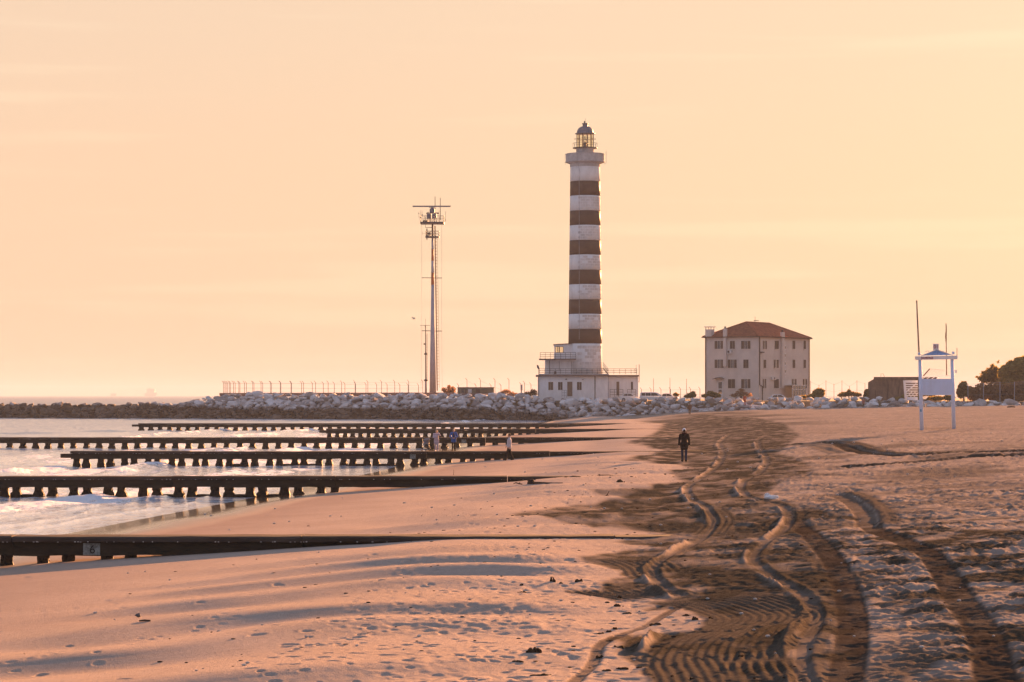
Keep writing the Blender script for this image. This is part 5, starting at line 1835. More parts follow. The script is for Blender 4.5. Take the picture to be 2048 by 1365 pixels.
# ================================================================== cars
def car(name, label, px0, px1, D, roof_py, paint, van=False, flip=False):
    xa, xb = (px0 - CX) / F * D, (px1 - CX) / F * D
    Ln = xb - xa
    zr = HC - (roof_py - HY) / F * D
    g0 = zr - (1.75 if van else 1.46)
    r = empty(name, ((xa + xb) / 2, D, g0), label, 'car', 'cars parked behind the rock wall')
    def T(u): return (xb - u * Ln) if flip else (xa + u * Ln)
    hgt = zr - g0
    low = [(0.0, .22), (0.0, .52), (0.03, .60), (0.98, .56), (1.0, .45), (1.0, .22)] if van else [(0.0, .22), (0.0, .55), (0.02, .64), (0.20, .66), (0.70, .63), (0.97, .52), (1.0, .42), (1.0, .22)]
    b_ = MB().prism([(T(u), g0 + h * hgt) for u, h in low], D, D + 1.75)
    b_.obj('body', M[paint], r, bevel=0.05)
    cab = [(0.02, .60), (0.04, .97), (0.08, 1.0), (0.58, 1.0), (0.66, .95), (0.84, .62)] if van else [(0.10, .63), (0.18, .90), (0.27, .99), (0.36, 1.0), (0.54, .98), (0.62, .92), (0.76, .62)]
    MB().prism([(T(u), g0 + h * hgt) for u, h in cab], D + 0.10, D + 1.65).obj('cabin', M[paint], r, bevel=0.04)
    wins = [[(0.06, .66), (0.07, .92), (0.20, .93), (0.20, .66)], [(0.22, .66), (0.22, .93), (0.40, .93), (0.40, .66)], [(0.42, .66), (0.42, .93), (0.60, .91), (0.70, .66)]] if van else [[(0.16, .67), (0.22, .89), (0.38, .93), (0.38, .67)], [(0.40, .67), (0.40, .93), (0.54, .92), (0.68, .67)]]
    for w in wins:
        MB().prism([(T(u), g0 + h * hgt) for u, h in w], D + 0.085, D + 0.11).obj('window', M['dark_glass'], r)
    for u in (0.18, 0.80):
        ty = MB().lathe([(0.19, -.1), (0.31, -.09), (0.31, .09), (0.19, .1)], n=20)
        ty.v = [(a + T(u), D + 0.08 + c_, g0 + 0.31 + b2) for a, b2, c_ in ty.v]
        wh = ty.obj('wheel', M['rubber'], r)
        rm_ = MB().lathe([(0.19, -.1), (0.19, .1)], n=16)
        rm_.v = [(a + T(u), D + 0.075 + c_, g0 + 0.31 + b2) for a, b2, c_ in rm_.v]
        rm_.obj('rim', M['metal_grey'], wh)
    MB().box(T(0.985) - .03, T(0.985) + .03, D + .1, D + .45, g0 + .40 * hgt, g0 + .50 * hgt).obj('headlight', M['frame_white'], r)
    return r


car('parked_car', 'white parked car in front of the lighthouse wall, mostly hidden by boulders', 1240, 1280, 424, 786.8, 'car_white')
car('parked_van', 'dark-windowed parked van with a pale bonnet beside the lighthouse', 1279.5, 1334, 421, 785, 'car_white', van=True)
car('parked_car', 'white parked car just behind the dark-windowed van', 1318, 1356, 436, 787.2, 'car_white')
car('parked_car', 'silver-white parked car in front of the three-storey house', 1537, 1584, 408, 789.2, 'car_white')


# ================================================================== plants
def leaves(name, clumps, n, size, mt, parent=None, seed=0):
    r_ = np.random.default_rng(seed)
    vols = np.array([c[1][0] * c[1][1] * c[1][2] for c in clumps]) ** 0.75
    which = r_.choice(len(clumps), n, p=vols / vols.sum())
    cen = np.array([c[0] for c in clumps])[which]
    rad = np.array([c[1] for c in clumps])[which]
    d = r_.normal(size=(n, 3)); d /= np.linalg.norm(d, axis=1)[:, None]
    p = cen + d * rad * (r_.random(n) ** 0.45)[:, None]
    a = r_.normal(size=(n, 3)); a /= np.linalg.norm(a, axis=1)[:, None]
    b = np.cross(a, r_.normal(size=(n, 3))); b /= np.linalg.norm(b, axis=1)[:, None]
    s = (size * r_.uniform(0.5, 1.4, n))[:, None]
    V = np.stack([p - a * s, p + b * s * .45, p + a * s, p - b * s * .45], 1).reshape(-1, 3)
    off = np.zeros(3)
    if parent is not None:
        off = np.array(parent.location)
    me = bpy.data.meshes.new(name)
    me.vertices.add(len(V)); me.vertices.foreach_set('co', (V - off).ravel().astype(np.float32))
    me.loops.add(n * 4); me.loops.foreach_set('vertex_index', np.arange(n * 4, dtype=np.int32))
    me.polygons.add(n); me.polygons.foreach_set('loop_start', np.arange(0, n * 4, 4, dtype=np.int32))
    me.update(calc_edges=True)
    me.materials.append(M[mt])
    return link(name, me, parent)


def tree(name, label, base, trunk_top, clumps, n, size, mt, limbs=9, seed=0, cat='tree', group=None, tr_=0.22):
    r = empty(name, base, label, cat, group)
    rg = random.Random(seed)
    g = MB()
    b, t = Vector(base), Vector(trunk_top)
    m1 = b.lerp(t, 0.5) + Vector((rg.uniform(-.2, .2), rg.uniform(-.2, .2), 0))
    g.tube([b - Vector((0, 0, .3)), m1, t], [tr_, tr_ * .75, tr_ * .5], 8)
    cl = sorted(clumps, key=lambda c: -c[1][0])[:limbs]
    for c, rad in cl:
        st0 = m1.lerp(t, rg.uniform(0.2, 1))
        en = Vector(c)
        md = st0.lerp(en, .5) + Vector((rg.uniform(-.3, .3), rg.uniform(-.3, .3), rg.uniform(0, .3)))
        g.tube([st0, md, en], [tr_ * .38, tr_ * .25, tr_ * .08], 6)
    g.obj('trunk', M['bark'], r)
    leaves('crown', clumps, n, size, mt, r, seed)
    return r


def pxc(px, py, D, r, dd=0.0):
    x, y, z = P(px, py, D + dd)
    s = D / F
    return ((x, y, z), (r[0] * s, r[0] * s if len(r) < 3 else r[2], r[1] * s))


rt = random.Random(3)
DT = 402
cl = [pxc(1976, 752, DT, (14, 12)), pxc(1988, 744, DT, (12, 12)), pxc(1996, 758, DT, (14, 12)), pxc(1966, 760, DT, (10, 6)), pxc(1968, 752, DT, (9, 7)), pxc(1978, 742, DT, (7, 7)), pxc(1985, 733, DT, (5, 5)), pxc(1960, 757, DT, (6, 4)), pxc(1972, 762, DT, (8, 5)), pxc(1990, 750, DT, (8, 8), 1), pxc(1983, 762, DT, (9, 6)), pxc(1993, 740, DT, (7, 6)),
      pxc(1954, 754, DT, (3, 2)), pxc(1998, 765, DT, (9, 6)), pxc(1997, 724, DT, (3, 3)), pxc(1966, 745, DT, (3, 3))]
bx_, by_, _ = P(1984, 795, DT)
tree('broadleaf_tree', 'open-crowned tree with sky showing through, leaning from the big round-topped tree', (bx_, by_, 2.9), P(1982, 768, DT), cl, 2900, 0.22, 'leaf_olive', 12, 4, tr_=0.2)
DT = 398
cl = [pxc(2015, 745, DT, (18, 16)), pxc(2035, 740, DT, (24, 20)), pxc(2060, 742, DT, (28, 22)), pxc(2020, 765, DT, (24, 14)), pxc(2050, 768, DT, (28, 14)), pxc(2012, 752, DT, (16, 12)), pxc(2025, 738, DT, (18, 14)), pxc(2044, 731, DT, (22, 15)), pxc(2065, 734, DT, (22, 16)), pxc(2090, 742, DT, (22, 16)), pxc(2036, 750, DT, (22, 14)), pxc(2070, 752, DT, (26, 14)), pxc(2004, 745, DT, (9, 8)), pxc(2018, 760, DT, (15, 8)), pxc(2038, 719, DT, (10, 4)), pxc(2050, 716, DT, (9, 4)), pxc(2022, 727, DT, (9, 6)), pxc(2010, 736, DT, (7, 6))]
bx_, by_, _ = P(2050, 800, DT)
tree('round_tree', 'big dense round-topped tree at the edge of the beach', (bx_, by_, 2.9), P(2050, 762, DT), cl, 26000, 0.26, 'leaf_pine', 12, 5, tr_=0.35)


def shrub(name, label, blobs, n, size, mt, seed, group=None, base_z=3.2, D=400, stems=7):
    cl = [pxc(px, py, D, r, rt.uniform(-.5, .5)) for px, py, r in blobs]
    bx_ = float(np.mean([c[0][0] for c in cl]))
    r = empty(name, (bx_, D, base_z), label, 'shrub', group)
    g = MB()
    rg = random.Random(seed)
    for k in range(stems):
        c, rad = cl[k % len(cl)]
        e_ = Vector(c) + Vector((rg.uniform(-1, 1) * rad[0] * .6, 0, rad[2] * rg.uniform(.2, .9)))
        g.tube([(c[0] * .5 + bx_ * .5, D, base_z - .2), Vector((c[0] * .5 + bx_ * .5, D, base_z)).lerp(e_, .6), e_], [.05, .035, .012], 5)
    g.obj('stem', M['bark'], r)
    leaves('foliage', cl, n, size, mt, r, seed)
    return r


shrub('scrub', 'tall brown scrub behind the pale fence posts', [(1940, 785, (14, 12)), (1965, 782, (18, 16)), (1990, 782, (20, 18)), (2015, 785, (20, 18)), (2040, 782, (20, 20)), (2068, 782, (20, 20)), (1955, 796, (20, 9)), (2000, 797, (25, 9)), (2045, 797, (25, 9))], 12000, 0.24, 'leaf_brown', 21, D=392, base_z=2.8, stems=14)
shrub('shrub', 'dark shrub beside the lifeguard tower, close to the scrub', [(1925, 774, (9, 8)), (1922, 785, (9, 12)), (1931, 782, (8, 12)), (1928, 767, (6, 4))], 2600, 0.22, 'leaf_olive', 22, D=388, base_z=2.7)
shrub('shrub', 'dark green domed shrub at the corner of the house', [(1637, 788, (13, 10)), (1640, 783, (10, 6)), (1628, 793, (14, 5)), (1606, 794, (8, 3))], 3600, 0.2, 'leaf_olive', 23, D=402, base_z=3.1)
shrub('shrub', 'low dark green hedge against the foot of the house wall', [(1424, 789, (10, 5)), (1412, 792, (9, 4)), (1434, 792, (8, 5)), (1420, 785.5, (6, 3))], 2200, 0.18, 'leaf_olive', 24, D=408, base_z=3.2)
shrub('shrub', 'pinkish dry bush under the house windows', [(1482, 786, (12, 6)), (1470, 791, (11, 4)), (1494, 790, (12, 5)), (1483, 780, (7, 3))], 900, 0.13, 'leaf_dry', 25, D=409, base_z=3.2, stems=24)
shrub('shrub', 'round shrub beside the yard poles, left of the house', [(1383, 791, (10, 5)), (1386, 786, (5, 3)), (1376, 793, (9, 3))], 1500, 0.18, 'leaf_olive', 26, D=412, base_z=3.2)
shrub('shrub', 'small flat-topped bush behind the white car', [(1352, 790, (7, 3)), (1351, 787.5, (4, 2))], 420, 0.15, 'leaf_olive', 27, D=420, base_z=3.3)
shrub('shrub', 'low ragged bushes between the house and the bunker', [(1690, 789, (12, 5)), (1702, 788, (12, 5)), (1714, 790, (10, 4)), (1698, 783, (4, 4)), (1681, 791, (7, 3))], 2000, 0.17, 'leaf_olive', 28, D=404, base_z=3.0, stems=12)
shrub('shrub', 'narrow ivy-like bush against the end of the bunker', [(1733, 787, (5, 9)), (1731, 793, (5, 4))], 900, 0.16, 'leaf_olive', 29, D=391, base_z=2.8)
shrub('shrub', 'green bushes at the foot of the bunker, under the lifeguard platform', [(1812, 795, (12, 6)), (1830, 797, (14, 5)), (1800, 797, (10, 3)), (1850, 797, (14, 4)), (1875, 797, (14, 5)), (1898, 796, (12, 6))], 4200, 0.18, 'leaf_olive', 30, D=386, base_z=2.7, stems=12)
shrub('shrub', 'dry shrub beside the foot of the radar mast', [(888, 780, (6, 5)), (898, 777, (5, 7)), (906, 779, (6, 6)), (900, 784, (12, 3))], 1300, 0.14, 'leaf_dry', 31, D=455, base_z=4.2, stems=12)
shrub('shrub', 'dry orange bush between the notice board and the lighthouse', [(1056, 788, (9, 5)), (1066, 785, (6, 7)), (1052, 791, (12, 3)), (1071, 787, (5, 5))], 1300, 0.14, 'leaf_dry', 32, D=437, base_z=3.5, stems=14)
shrub('shrub', 'low dry scrub on the rock wall beside the hut', [(1012, 783, (9, 4)), (1022, 787, (8, 4)), (1005, 786, (8, 3)), (1030, 789, (8, 3))], 900, 0.13, 'leaf_dry', 33, D=446, base_z=4.0, stems=9)

# ================================================================== lifeguard tower
DG = 173.0
TX = lambda px: (px - CX) / F * DG
TZ = lambda py: HC - (py - HY) / F * DG
gx, gz = TX(1876), ground_z(TX(1876), DG)
lt = empty('lifeguard_tower', (gx, DG, gz), 'white lifeguard tower numbered 01 standing alone on the open sand', 'lifeguard tower')
for (pt_, pb3, yo) in ((1840, 1847.5, 0.0), (1904.5, 1912, 0.05)):
    MB().tube([(TX(pb3 - 3.5), DG + yo, gz - .4), (TX((pt_ + pb3) / 2 - 2.0), DG + yo, TZ(790)), (TX(pt_), DG + yo, TZ(718))], [0.145, 0.14, 0.12], 16).obj('leg', M['paint_blue_white'], lt, smooth=True)
for (pt_, pb3) in ((1848, 1856), (1903, 1909)):
    MB().tube([(TX(pb3), DG + 2.3, gz - .4), (TX(pt_), DG + 2.3, TZ(777))], 0.10, 10).obj('rear_leg', M['paint_white'], lt, smooth=True) if False else None
# head beam and gable
bm_o = MB().box(TX(1831.3), TX(1914.5), DG - 0.16, DG - 0.02, TZ(719.6), TZ(712.6)).obj('head_beam', M['paint_white'], lt, bevel=0.01)
for v in bm_o.data.vertices:
    v.co.z += (v.co.x - (TX(1872) - gx)) * 0.022
MB().box(TX(1831.3), TX(1914.5), DG + 0.16, DG + 0.3, TZ(719), TZ(713)).obj('rear_beam', M['paint_white'], lt)
gb = MB().prism([(TX(1842), TZ(712)), (TX(1903), TZ(710.3)), (TX(1876), TZ(700.5)), (TX(1869), TZ(700.5))], DG - 0.08, DG - 0.03)
gbo = gb.obj('gable', M['gable_blue'], lt)
MB().bar((TX(1841), DG - .1, TZ(712.5)), (TX(1873), DG - .1, TZ(699.6)), 0.05, 0.05).obj('barge_board', M['paint_white'], lt)
MB().bar((TX(1872), DG - .1, TZ(699.6)), (TX(1905), DG - .1, TZ(711)), 0.05, 0.05).obj('barge_board', M['paint_white'], lt)
for px in (1857, 1887):
    MB().box(TX(px - 1.5), TX(px + 1.5), DG - .1, DG + .9, TZ(703.3), TZ(702.2)).obj('purlin', M['paint_white'], lt)
nbx = MB().box(TX(1865.8), TX(1877), DG - 0.12, DG - 0.06, TZ(700.5), TZ(688)).obj('number_board', M['paint_white'], lt)


def text(body, size, parent, x, y, z, mt, sx_=1.0):
    cu = bpy.data.curves.new('lettering', 'FONT')
    cu.body, cu.size, cu.extrude, cu.align_x = body, size, 0.004, 'CENTER'
    cu.offset = 0.006
    cu.materials.append(M[mt])
    pl = Vector((0, 0, 0))
    p = parent
    while p is not None:
        pl = pl + p.location
        p = p.parent
    tmp = bpy.data.objects.new('t', cu)
    COL.objects.link(tmp)
    me_ = bpy.data.meshes.new_from_object(tmp.evaluated_get(bpy.context.evaluated_depsgraph_get()))
    bpy.data.objects.remove(tmp)
    return link('lettering', me_, parent, Vector((x, y, z)) - pl, (PI / 2, -0.02, 0), (sx_, 1, 1))


text('01', 0.40, nbx, TX(1871.6), DG - 0.13, TZ(697.5), 'letter_red', 0.85)
text('SAUVETAGE', 0.20, bm_o, TX(1853.5), DG - 0.17, TZ(718.3), 'letter_red', 0.80)
for px, py in ((1838.8, 708.5), (1906.5, 706.5)):
    MB().ball((TX(px), DG, TZ(py)), 0.115, 14, 10).obj('post_cap', M['paint_blue_white'], lt, smooth=True)
# front panel
MB().box(TX(1844.5), TX(1905.5), DG - 0.05, DG + 0.0, TZ(790), TZ(758.2)).obj('front_panel', M['paint_blue_white'], lt)
MB().box(TX(1844.5), TX(1905.5), DG - 0.06, DG + 0.03, TZ(790.8), TZ(790)).obj('panel_edge', M['paint_white'], lt)
MB().bar((TX(1845.5), DG + 0.9, TZ(754)), (TX(1904), DG + 0.9, TZ(752)), 0.09).obj('hand_rail', M['paint_white'], lt)
# platform floor and louvred side stair box to seaward
MB().box(TX(1846), TX(1908), DG + 0.02, DG + 1.9, TZ(777.5), TZ(775)).obj('platform', M['paint_white'], lt)
bx0, bx1 = TX(1814.5), TX(1840)
MB().bar((TX(1813.2), DG + 1.0, TZ(761)), (TX(1816.4), DG + 1.0, TZ(801)), 0.15).obj('side_post', M['paint_white'], lt)
MB().box(TX(1816), TX(1840), DG + 0.95, DG + 1.05, TZ(801), TZ(794.5)).obj('side_board', M['paint_blue_white'], lt)
MB().box(TX(1815), TX(1840), DG + 0.95, DG + 1.05, TZ(766), TZ(760.8)).obj('side_board', M['paint_white'], lt)
for k in range(6):
    py = 768.2 + 4.4 * k
    MB().box(TX(1815.6), TX(1840), DG + 0.96, DG + 1.04, TZ(py + 2.3), TZ(py)).obj('slat', M['paint_white'], lt)
MB().bar((TX(1816), DG + 0.92, TZ(785)), (TX(1837), DG + 0.92, TZ(767.5)), 0.08).obj('brace', M['paint_white'], lt)
for k in range(3):
    MB().bar((TX(1818 + 7 * k), DG + 0.92, TZ(794.5)), (TX(1829 + 6 * k), DG + 0.92, TZ(783 + 1.5 * k)), 0.05).obj('brace', M['paint_white'], lt)
MB().box(TX(1816), TX(1840), DG + 1.06, DG + 1.9, TZ(800), TZ(798.8)).obj('side_floor', M['paint_white'], lt)
MB().prism([(TX(1846), TZ(794)), (TX(1861), TZ(792.2)), (TX(1854), TZ(799)), (TX(1846), TZ(798))], DG + 0.5, DG + 0.56).obj('step_board', M['paint_white'], lt)
# stair rails at the back
MB().bar((TX(1855), DG + 1.9, TZ(753)), (TX(1871), DG + 2.4, TZ(737.5)), 0.06).obj('ladder_rail', M['pole_wood'], lt)
g = MB()
for k in range(6):
    g.tube([(TX(1861 + 5.6 * k), DG + 1.95, TZ(751)), (TX(1874 + 5.2 * k), DG + 2.3, TZ(738.3 + .4 * k))], 0.012, 4)
g.tube([(TX(1871), DG + 2.3, TZ(737.5)), (TX(1899), DG + 2.3, TZ(740))], 0.012, 4)
g.obj('net_lines', M['frame_white'], lt)
for k in range(5):
    MB().bar((TX(1849 + 9.5 * k), DG + 0.95, TZ(758)), (TX(1856 + 9.5 * k), DG + 0.95, TZ(753.6)), 0.16, 0.03).obj('deck_strut', M['paint_white'], lt)
MB().box(TX(1911), TX(1915.5), DG + .3, DG + 1.6, TZ(750 - 4), TZ(740)).obj('side_shelf', M['paint_white'], lt)
MB().tube([(TX(1838.8), DG + .1, TZ(708)), (TX(1834), DG + .1, TZ(604))], [0.055, 0.045], 8).obj('flag_pole', M['pole_wood'], lt)
MB().ball((TX(1833.9), DG + .1, TZ(602.6)), 0.06, 8, 6).obj('pole_knob', M['pole_wood'], lt)
MB().tube([(TX(1835.5), DG - .05, TZ(712)), (TX(1832.6), DG, TZ(607))], 0.008, 4).obj('halyard', M['frame_white'], lt)
MB().tube([(TX(1914), DG, TZ(713)), (TX(1914), DG, TZ(696.5))], 0.022, 5).obj('small_rod', M['pole_wood'], lt)
MB().tube([(TX(1899.3), DG + 1.2, TZ(752)), (TX(1898), DG + 1.2, TZ(646))], [0.045, 0.025], 7).obj('rear_pole', M['pole_wood'], lt)
fl = MB()
prof = [(648, .4), (655, .9), (664, 1.6), (672, 2.0), (680, 1.6), (686, .9)]
for (a, wa), (b, wb2) in zip(prof[:-1], prof[1:]):
    for s_ in (0,):
        xa_, xb_ = TX(1898.3) + 0.01 * math.sin(a), TX(1898.6) + 0.01 * math.sin(b)
        fl.tube([(xa_ - .02 * (a > 670), DG + 1.18, TZ(a)), (xb_ - .02 * (b > 670), DG + 1.18, TZ(b))], [0.03 * wa, 0.03 * wb2], 6)
fl.obj('furled_flag', M['rust'], lt)
MB().box(TX(1839.6), TX(1842.4), DG - 0.155, DG - 0.14, TZ(824), TZ(819)).obj('sticker', M['sticker_blue'], lt)


# ================================================================== people
def remeshed(mb, name, mt, vox, parent, smooth_it=4):
    me = mb.mesh(name, M[mt])
    o = link(name, me)
    rmod = o.modifiers.new('r', 'REMESH')
    rmod.mode, rmod.voxel_size, rmod.use_smooth_shade = 'VOXEL', vox, True
    smod = o.modifiers.new('s', 'SMOOTH')
    smod.factor, smod.iterations = 0.5, smooth_it
    dg = bpy.context.evaluated_depsgraph_get()
    new = bpy.data.meshes.new_from_object(o.evaluated_get(dg))
    new.name = name
    o.modifiers.clear()
    o.data = new
    if not new.materials:
        new.materials.append(M[mt])
    o.parent = parent
    return o


def person(label, loc, rz, h, pose, wear, vox=0.014, hair=None, hat=None, coat_len=0.80, fur=False, group='people on the beach'):
    """pose: joint overrides; wear: dict top, bottom, shoes; +x is the figure's left when it faces -y"""
    k = h / 1.75
    r = empty('person', loc, label, 'person', group, rz)
    J = dict(head=(0, -.01, 1.62), neck=(0, .01, 1.46), chest=(0, .01, 1.28), belly=(0, 0, 1.08), pelvis=(0, .01, .94),
             shL=(.19, .01, 1.40), elL=(.25, .03, 1.13), wrL=(.26, -.03, .90), shR=(-.19, .01, 1.40), elR=(-.25, .03, 1.13), wrR=(-.26, -.03, .90),
             hiL=(.095, .01, .92), knL=(.10, -.01, .50), anL=(.10, .02, .085), hiR=(-.095, .01, .92), knR=(-.10, -.01, .50), anR=(-.10, .02, .085),
             toeL=(.12, -.15, .035), toeR=(-.12, -.15, .035))
    J.update(pose)
    J = {a: Vector(b) * k for a, b in J.items()}
    face = pose.get('_face', 0.0)
    b = MB()
    hd = J['head']
    b.ball(hd + Vector((0, 0, .01)) * k, (.074 * k, .092 * k, .115 * k), 14, 12)
    b.ball(hd + Vector((0, -.015, -.06)) * k, (.058 * k, .07 * k, .07 * k), 12, 8)
    b.ball(hd + Vector((0, -.098, -.015)) * k, (.014 * k, .022 * k, .026 * k), 8, 6)
    for s_ in (-1, 1):
        b.ball(hd + Vector((s_ * .076, .01, -.01)) * k, (.012 * k, .022 * k, .032 * k), 8, 6)
    b.limb([(J['neck'] - Vector((0, 0, .03)), .058 * k), (hd - Vector((0, 0, .08 * k)), .052 * k)])
    b.limb([(J['chest'], .13 * k), (J['belly'], .125 * k), (J['pelvis'], .13 * k)])
    b.limb([(J['shL'], .06 * k), (J['chest'], .10 * k), (J['shR'], .06 * k)])
    for s_ in 'LR':
        b.limb([(J['sh' + s_], .055 * k), (J['el' + s_], .042 * k), (J['wr' + s_], .030 * k)], 8)
        d = (J['wr' + s_] - J['el' + s_]).normalized()
        side = d.cross(Vector((0, 1, 0)))
        side = side.normalized() if side.length > .1 else Vector((1, 0, 0))
        w = J['wr' + s_]
        b.limb([(w, .028 * k), (w + d * .05 * k, .036 * k), (w + d * .085 * k, .034 * k)], 8)
        for q_, (o_, ln) in enumerate(((-.030, .062), (-.010, .074), (.010, .070), (.029, .054))):
            st0 = w + d * .085 * k + Vector((0, 1, 0)) * o_ * k
            bend = (d + side * (-.30 if s_ == 'L' else .30)).normalized()
            b.limb([(st0, .0115 * k), (st0 + d * ln * .5 * k, .0105 * k), (st0 + (d * .5 + bend * .5) * ln * k, .009 * k)], 6)
        b.limb([(w + d * .03 * k + Vector((0, -.028, 0)) * k, .013 * k), (w + d * .075 * k + Vector((0, -.055, 0)) * k, .011 * k)], 6)
        b.limb([(J['hi' + s_], .085 * k), (J['kn' + s_], .055 * k), (J['an' + s_], .04 * k)], 8)
        b.limb([(J['an' + s_] - Vector((0, 0, .03 * k)), .045 * k), (J['toe' + s_], .034 * k)], 8)
    remeshed(b, 'body', 'skin', vox, r, 3)
    for s_ in (-1, 1):
        MB().ball(hd + Vector((s_ * .030, -.086, .012)) * k, .011 * k, 6, 5).obj('eye', M['hair_dark'], r, world=False)
    # trousers
    t = MB()
    t.limb([(J['pelvis'] + Vector((0, 0, .05 * k)), .148 * k), (J['pelvis'], .15 * k)])
    for s_ in 'LR':
        t.limb([(J['hi' + s_], .105 * k), (J['kn' + s_], .075 * k), (J['an' + s_] + Vector((0, 0, .02)) * k, .062 * k)], 10)
    remeshed(t, 'trousers', wear['bottom'], vox, r)
    # jacket or coat
    c = MB()
    c.limb([(J['chest'] + Vector((0, 0, .02)) * k, .158 * k), (J['belly'], .158 * k), (J['pelvis'], .165 * k)], 12)
    c.limb([(J['shL'] + Vector((-.02, 0, 0)) * k, .082 * k), (J['chest'] + Vector((0, 0, .08)) * k, .13 * k), (J['shR'] + Vector((.02, 0, 0)) * k, .082 * k)], 10)
    if coat_len < 0.9:
        ce = Vector((J['pelvis'].x, J['pelvis'].y, coat_len * k))
        c.limb([(J['pelvis'] + Vector((.06, 0, 0)) * k, .15 * k), (ce + Vector((.08, 0, 0)) * k, .13 * k)], 10)
        c.limb([(J['pelvis'] + Vector((-.06, 0, 0)) * k, .15 * k), (ce + Vector((-.08, 0, 0)) * k, .13 * k)], 10)
        c.limb([(ce + Vector((.06, 0, 0)) * k, .12 * k), (ce - Vector((.06, 0, 0)) * k, .12 * k)], 10)
    for s_ in 'LR':
        c.limb([(J['sh' + s_], .085 * k), (J['el' + s_], .066 * k), (J['el' + s_].lerp(J['wr' + s_], .88), .054 * k)], 10)
    c.limb([(J['neck'] + Vector((0, .02, -.03)) * k, .085 * k), (J['neck'] + Vector((0, .02, .02)) * k, .075 * k)], 10)
    remeshed(c, wear.get('top_name', 'jacket'), wear['top'], vox, r)
    if fur:
        f2 = MB()
        for q_ in range(10):
            a_ = 2 * PI * q_ / 10
            f2.ball(J['neck'] + Vector((.105 * math.cos(a_), .075 * math.sin(a_) + .03, .035 + .02 * math.sin(a_ * 3))) * k, .050 * k, 8, 6)
        remeshed(f2, 'fur_hood', 'fur_brown', vox, r)
    for s_ in 'LR':
        MB().limb([(J['an' + s_] - Vector((0, 0, .025 * k)), .062 * k), (J['toe' + s_] + Vector((0, 0, .012 * k)), .046 * k)], 10).obj('shoe', M[wear['shoes']], r, world=False, smooth=True)
    if hair:
        hm = MB().ball(hd + Vector((0, .018, .03)) * k, (.086 * k, .098 * k, .108 * k), 14, 10)
        if wear.get('long_hair'):
            hm.limb([(hd + Vector((0, .06, 0)) * k, .075 * k), (hd + Vector((0, .08, -.16)) * k, .055 * k)])
        remeshed(hm, 'hair', hair, vox, r)
    if hat:
        hm = MB().ball(hd + Vector((0, .0, .055)) * k, (.094 * k, .108 * k, .098 * k), 14, 10)
        hm.lathe([(.098 * k, hd.z + .01 * k), (.104 * k, hd.z + .02 * k), (.104 * k, hd.z + .055 * k), (.095 * k, hd.z + .06 * k)], (hd.x, hd.y), 16)
        remeshed(hm, 'hat', hat, vox, r)
    return r


def stand(px, py, D=None):
    if D is None:
        x, y = gpt(px, py)
    else:
        x, y = (px - CX) / F * D, D
    return (x, y, ground_z(x, y) - 0.01)


# walking away, black coat and white hat
person('person in a long black coat and white knitted hat walking along the wheel tracks', stand(1368.5, 924.5), PI, 1.76,
       dict(elL=(.255, .05, 1.14), wrL=(.275, -.02, .88), elR=(-.255, .06, 1.14), wrR=(-.27, .03, .88), anL=(.085, -.10, .085), toeL=(.10, -.26, .04), knL=(.095, -.06, .50), anR=(-.09, .12, .10), toeR=(-.10, -.04, .035), knR=(-.095, .02, .50)),
       dict(top='cloth_black', bottom='denim', shoes='cloth_black', top_name='coat'), hair='hair_dark', hat='hat_white', coat_len=0.74, fur=True)
# walking to the sea, pale jacket
person('person in a pale grey jacket and dark trousers striding towards the sea', stand(1018.5, 921), -PI / 2, 1.64,
       dict(elL=(.24, .10, 1.13), wrL=(.24, .02, .90), elR=(-.24, -.02, 1.13), wrR=(-.24, -.16, .95), anL=(.08, -.22, .085), toeL=(.09, -.38, .05), knL=(.09, -.14, .50), anR=(-.09, .25, .11), toeR=(-.09, .11, .04), knR=(-.09, .06, .49)),
       dict(top='jacket_grey', bottom='denim_black', shoes='cloth_black'), hair='hair_dark', coat_len=0.86)
DB = 188.0
person('person in lilac striped clothes with one hand raised to the face, beside a pushchair', stand(873, 0, DB), 0.1, 1.70,
       dict(elR=(-.25, -.04, 1.15), wrR=(-.08, -.20, 1.10), shL=(.19, .01, 1.40), elL=(.27, -.16, 1.30), wrL=(.10, -.16, 1.55), hiL=(.09, .01, .92)),
       dict(top='lilac_stripe', bottom='lilac_stripe', shoes='shoe_pale', long_hair=True), hair='hair_fair', coat_len=0.66)
person('person in an open bright blue jacket looking down at both hands', stand(907.5, 0, DB + 0.4), 0.0, 1.72,
       dict(head=(0, -.05, 1.60), elL=(.30, .0, 1.12), wrL=(.09, -.22, 1.02), elR=(-.30, .0, 1.12), wrR=(-.09, -.22, 1.02)),
       dict(top='jacket_blue', bottom='denim_black', shoes='cloth_black'), coat_len=0.74)
vest = MB().limb([((0, -.135, 1.33), .055), ((0, -.15, 1.0), .06)])
pb_root = [o for o in bpy.data.objects if o.get('label', '').startswith('person in an open bright blue')][0]
remeshed(vest, 'shirt', 'shirt_dark', 0.014, pb_root)
person('tiny person in brown walking away near the foot of the rock wall', stand(1379.5, 0, 365.0), PI, 1.78,
       dict(anL=(.07, -.1, .085), toeL=(.08, -.24, .04), anR=(-.07, .1, .10), toeR=(-.07, -.04, .035)), dict(top='brown_cloth', bottom='khaki_cloth', shoes='brown_cloth'), vox=0.022, hair='hair_dark')
person('person dressed all in orange standing on the boulders below the house', (37.3, 387.5, 2.80), 0.2, 1.72,
       dict(elL=(.30, .0, 1.14), wrL=(.16, -.16, 1.02)), dict(top='orange_cloth', bottom='orange_cloth', shoes='brown_cloth'), vox=0.022, hair='hair_fair', coat_len=0.72)
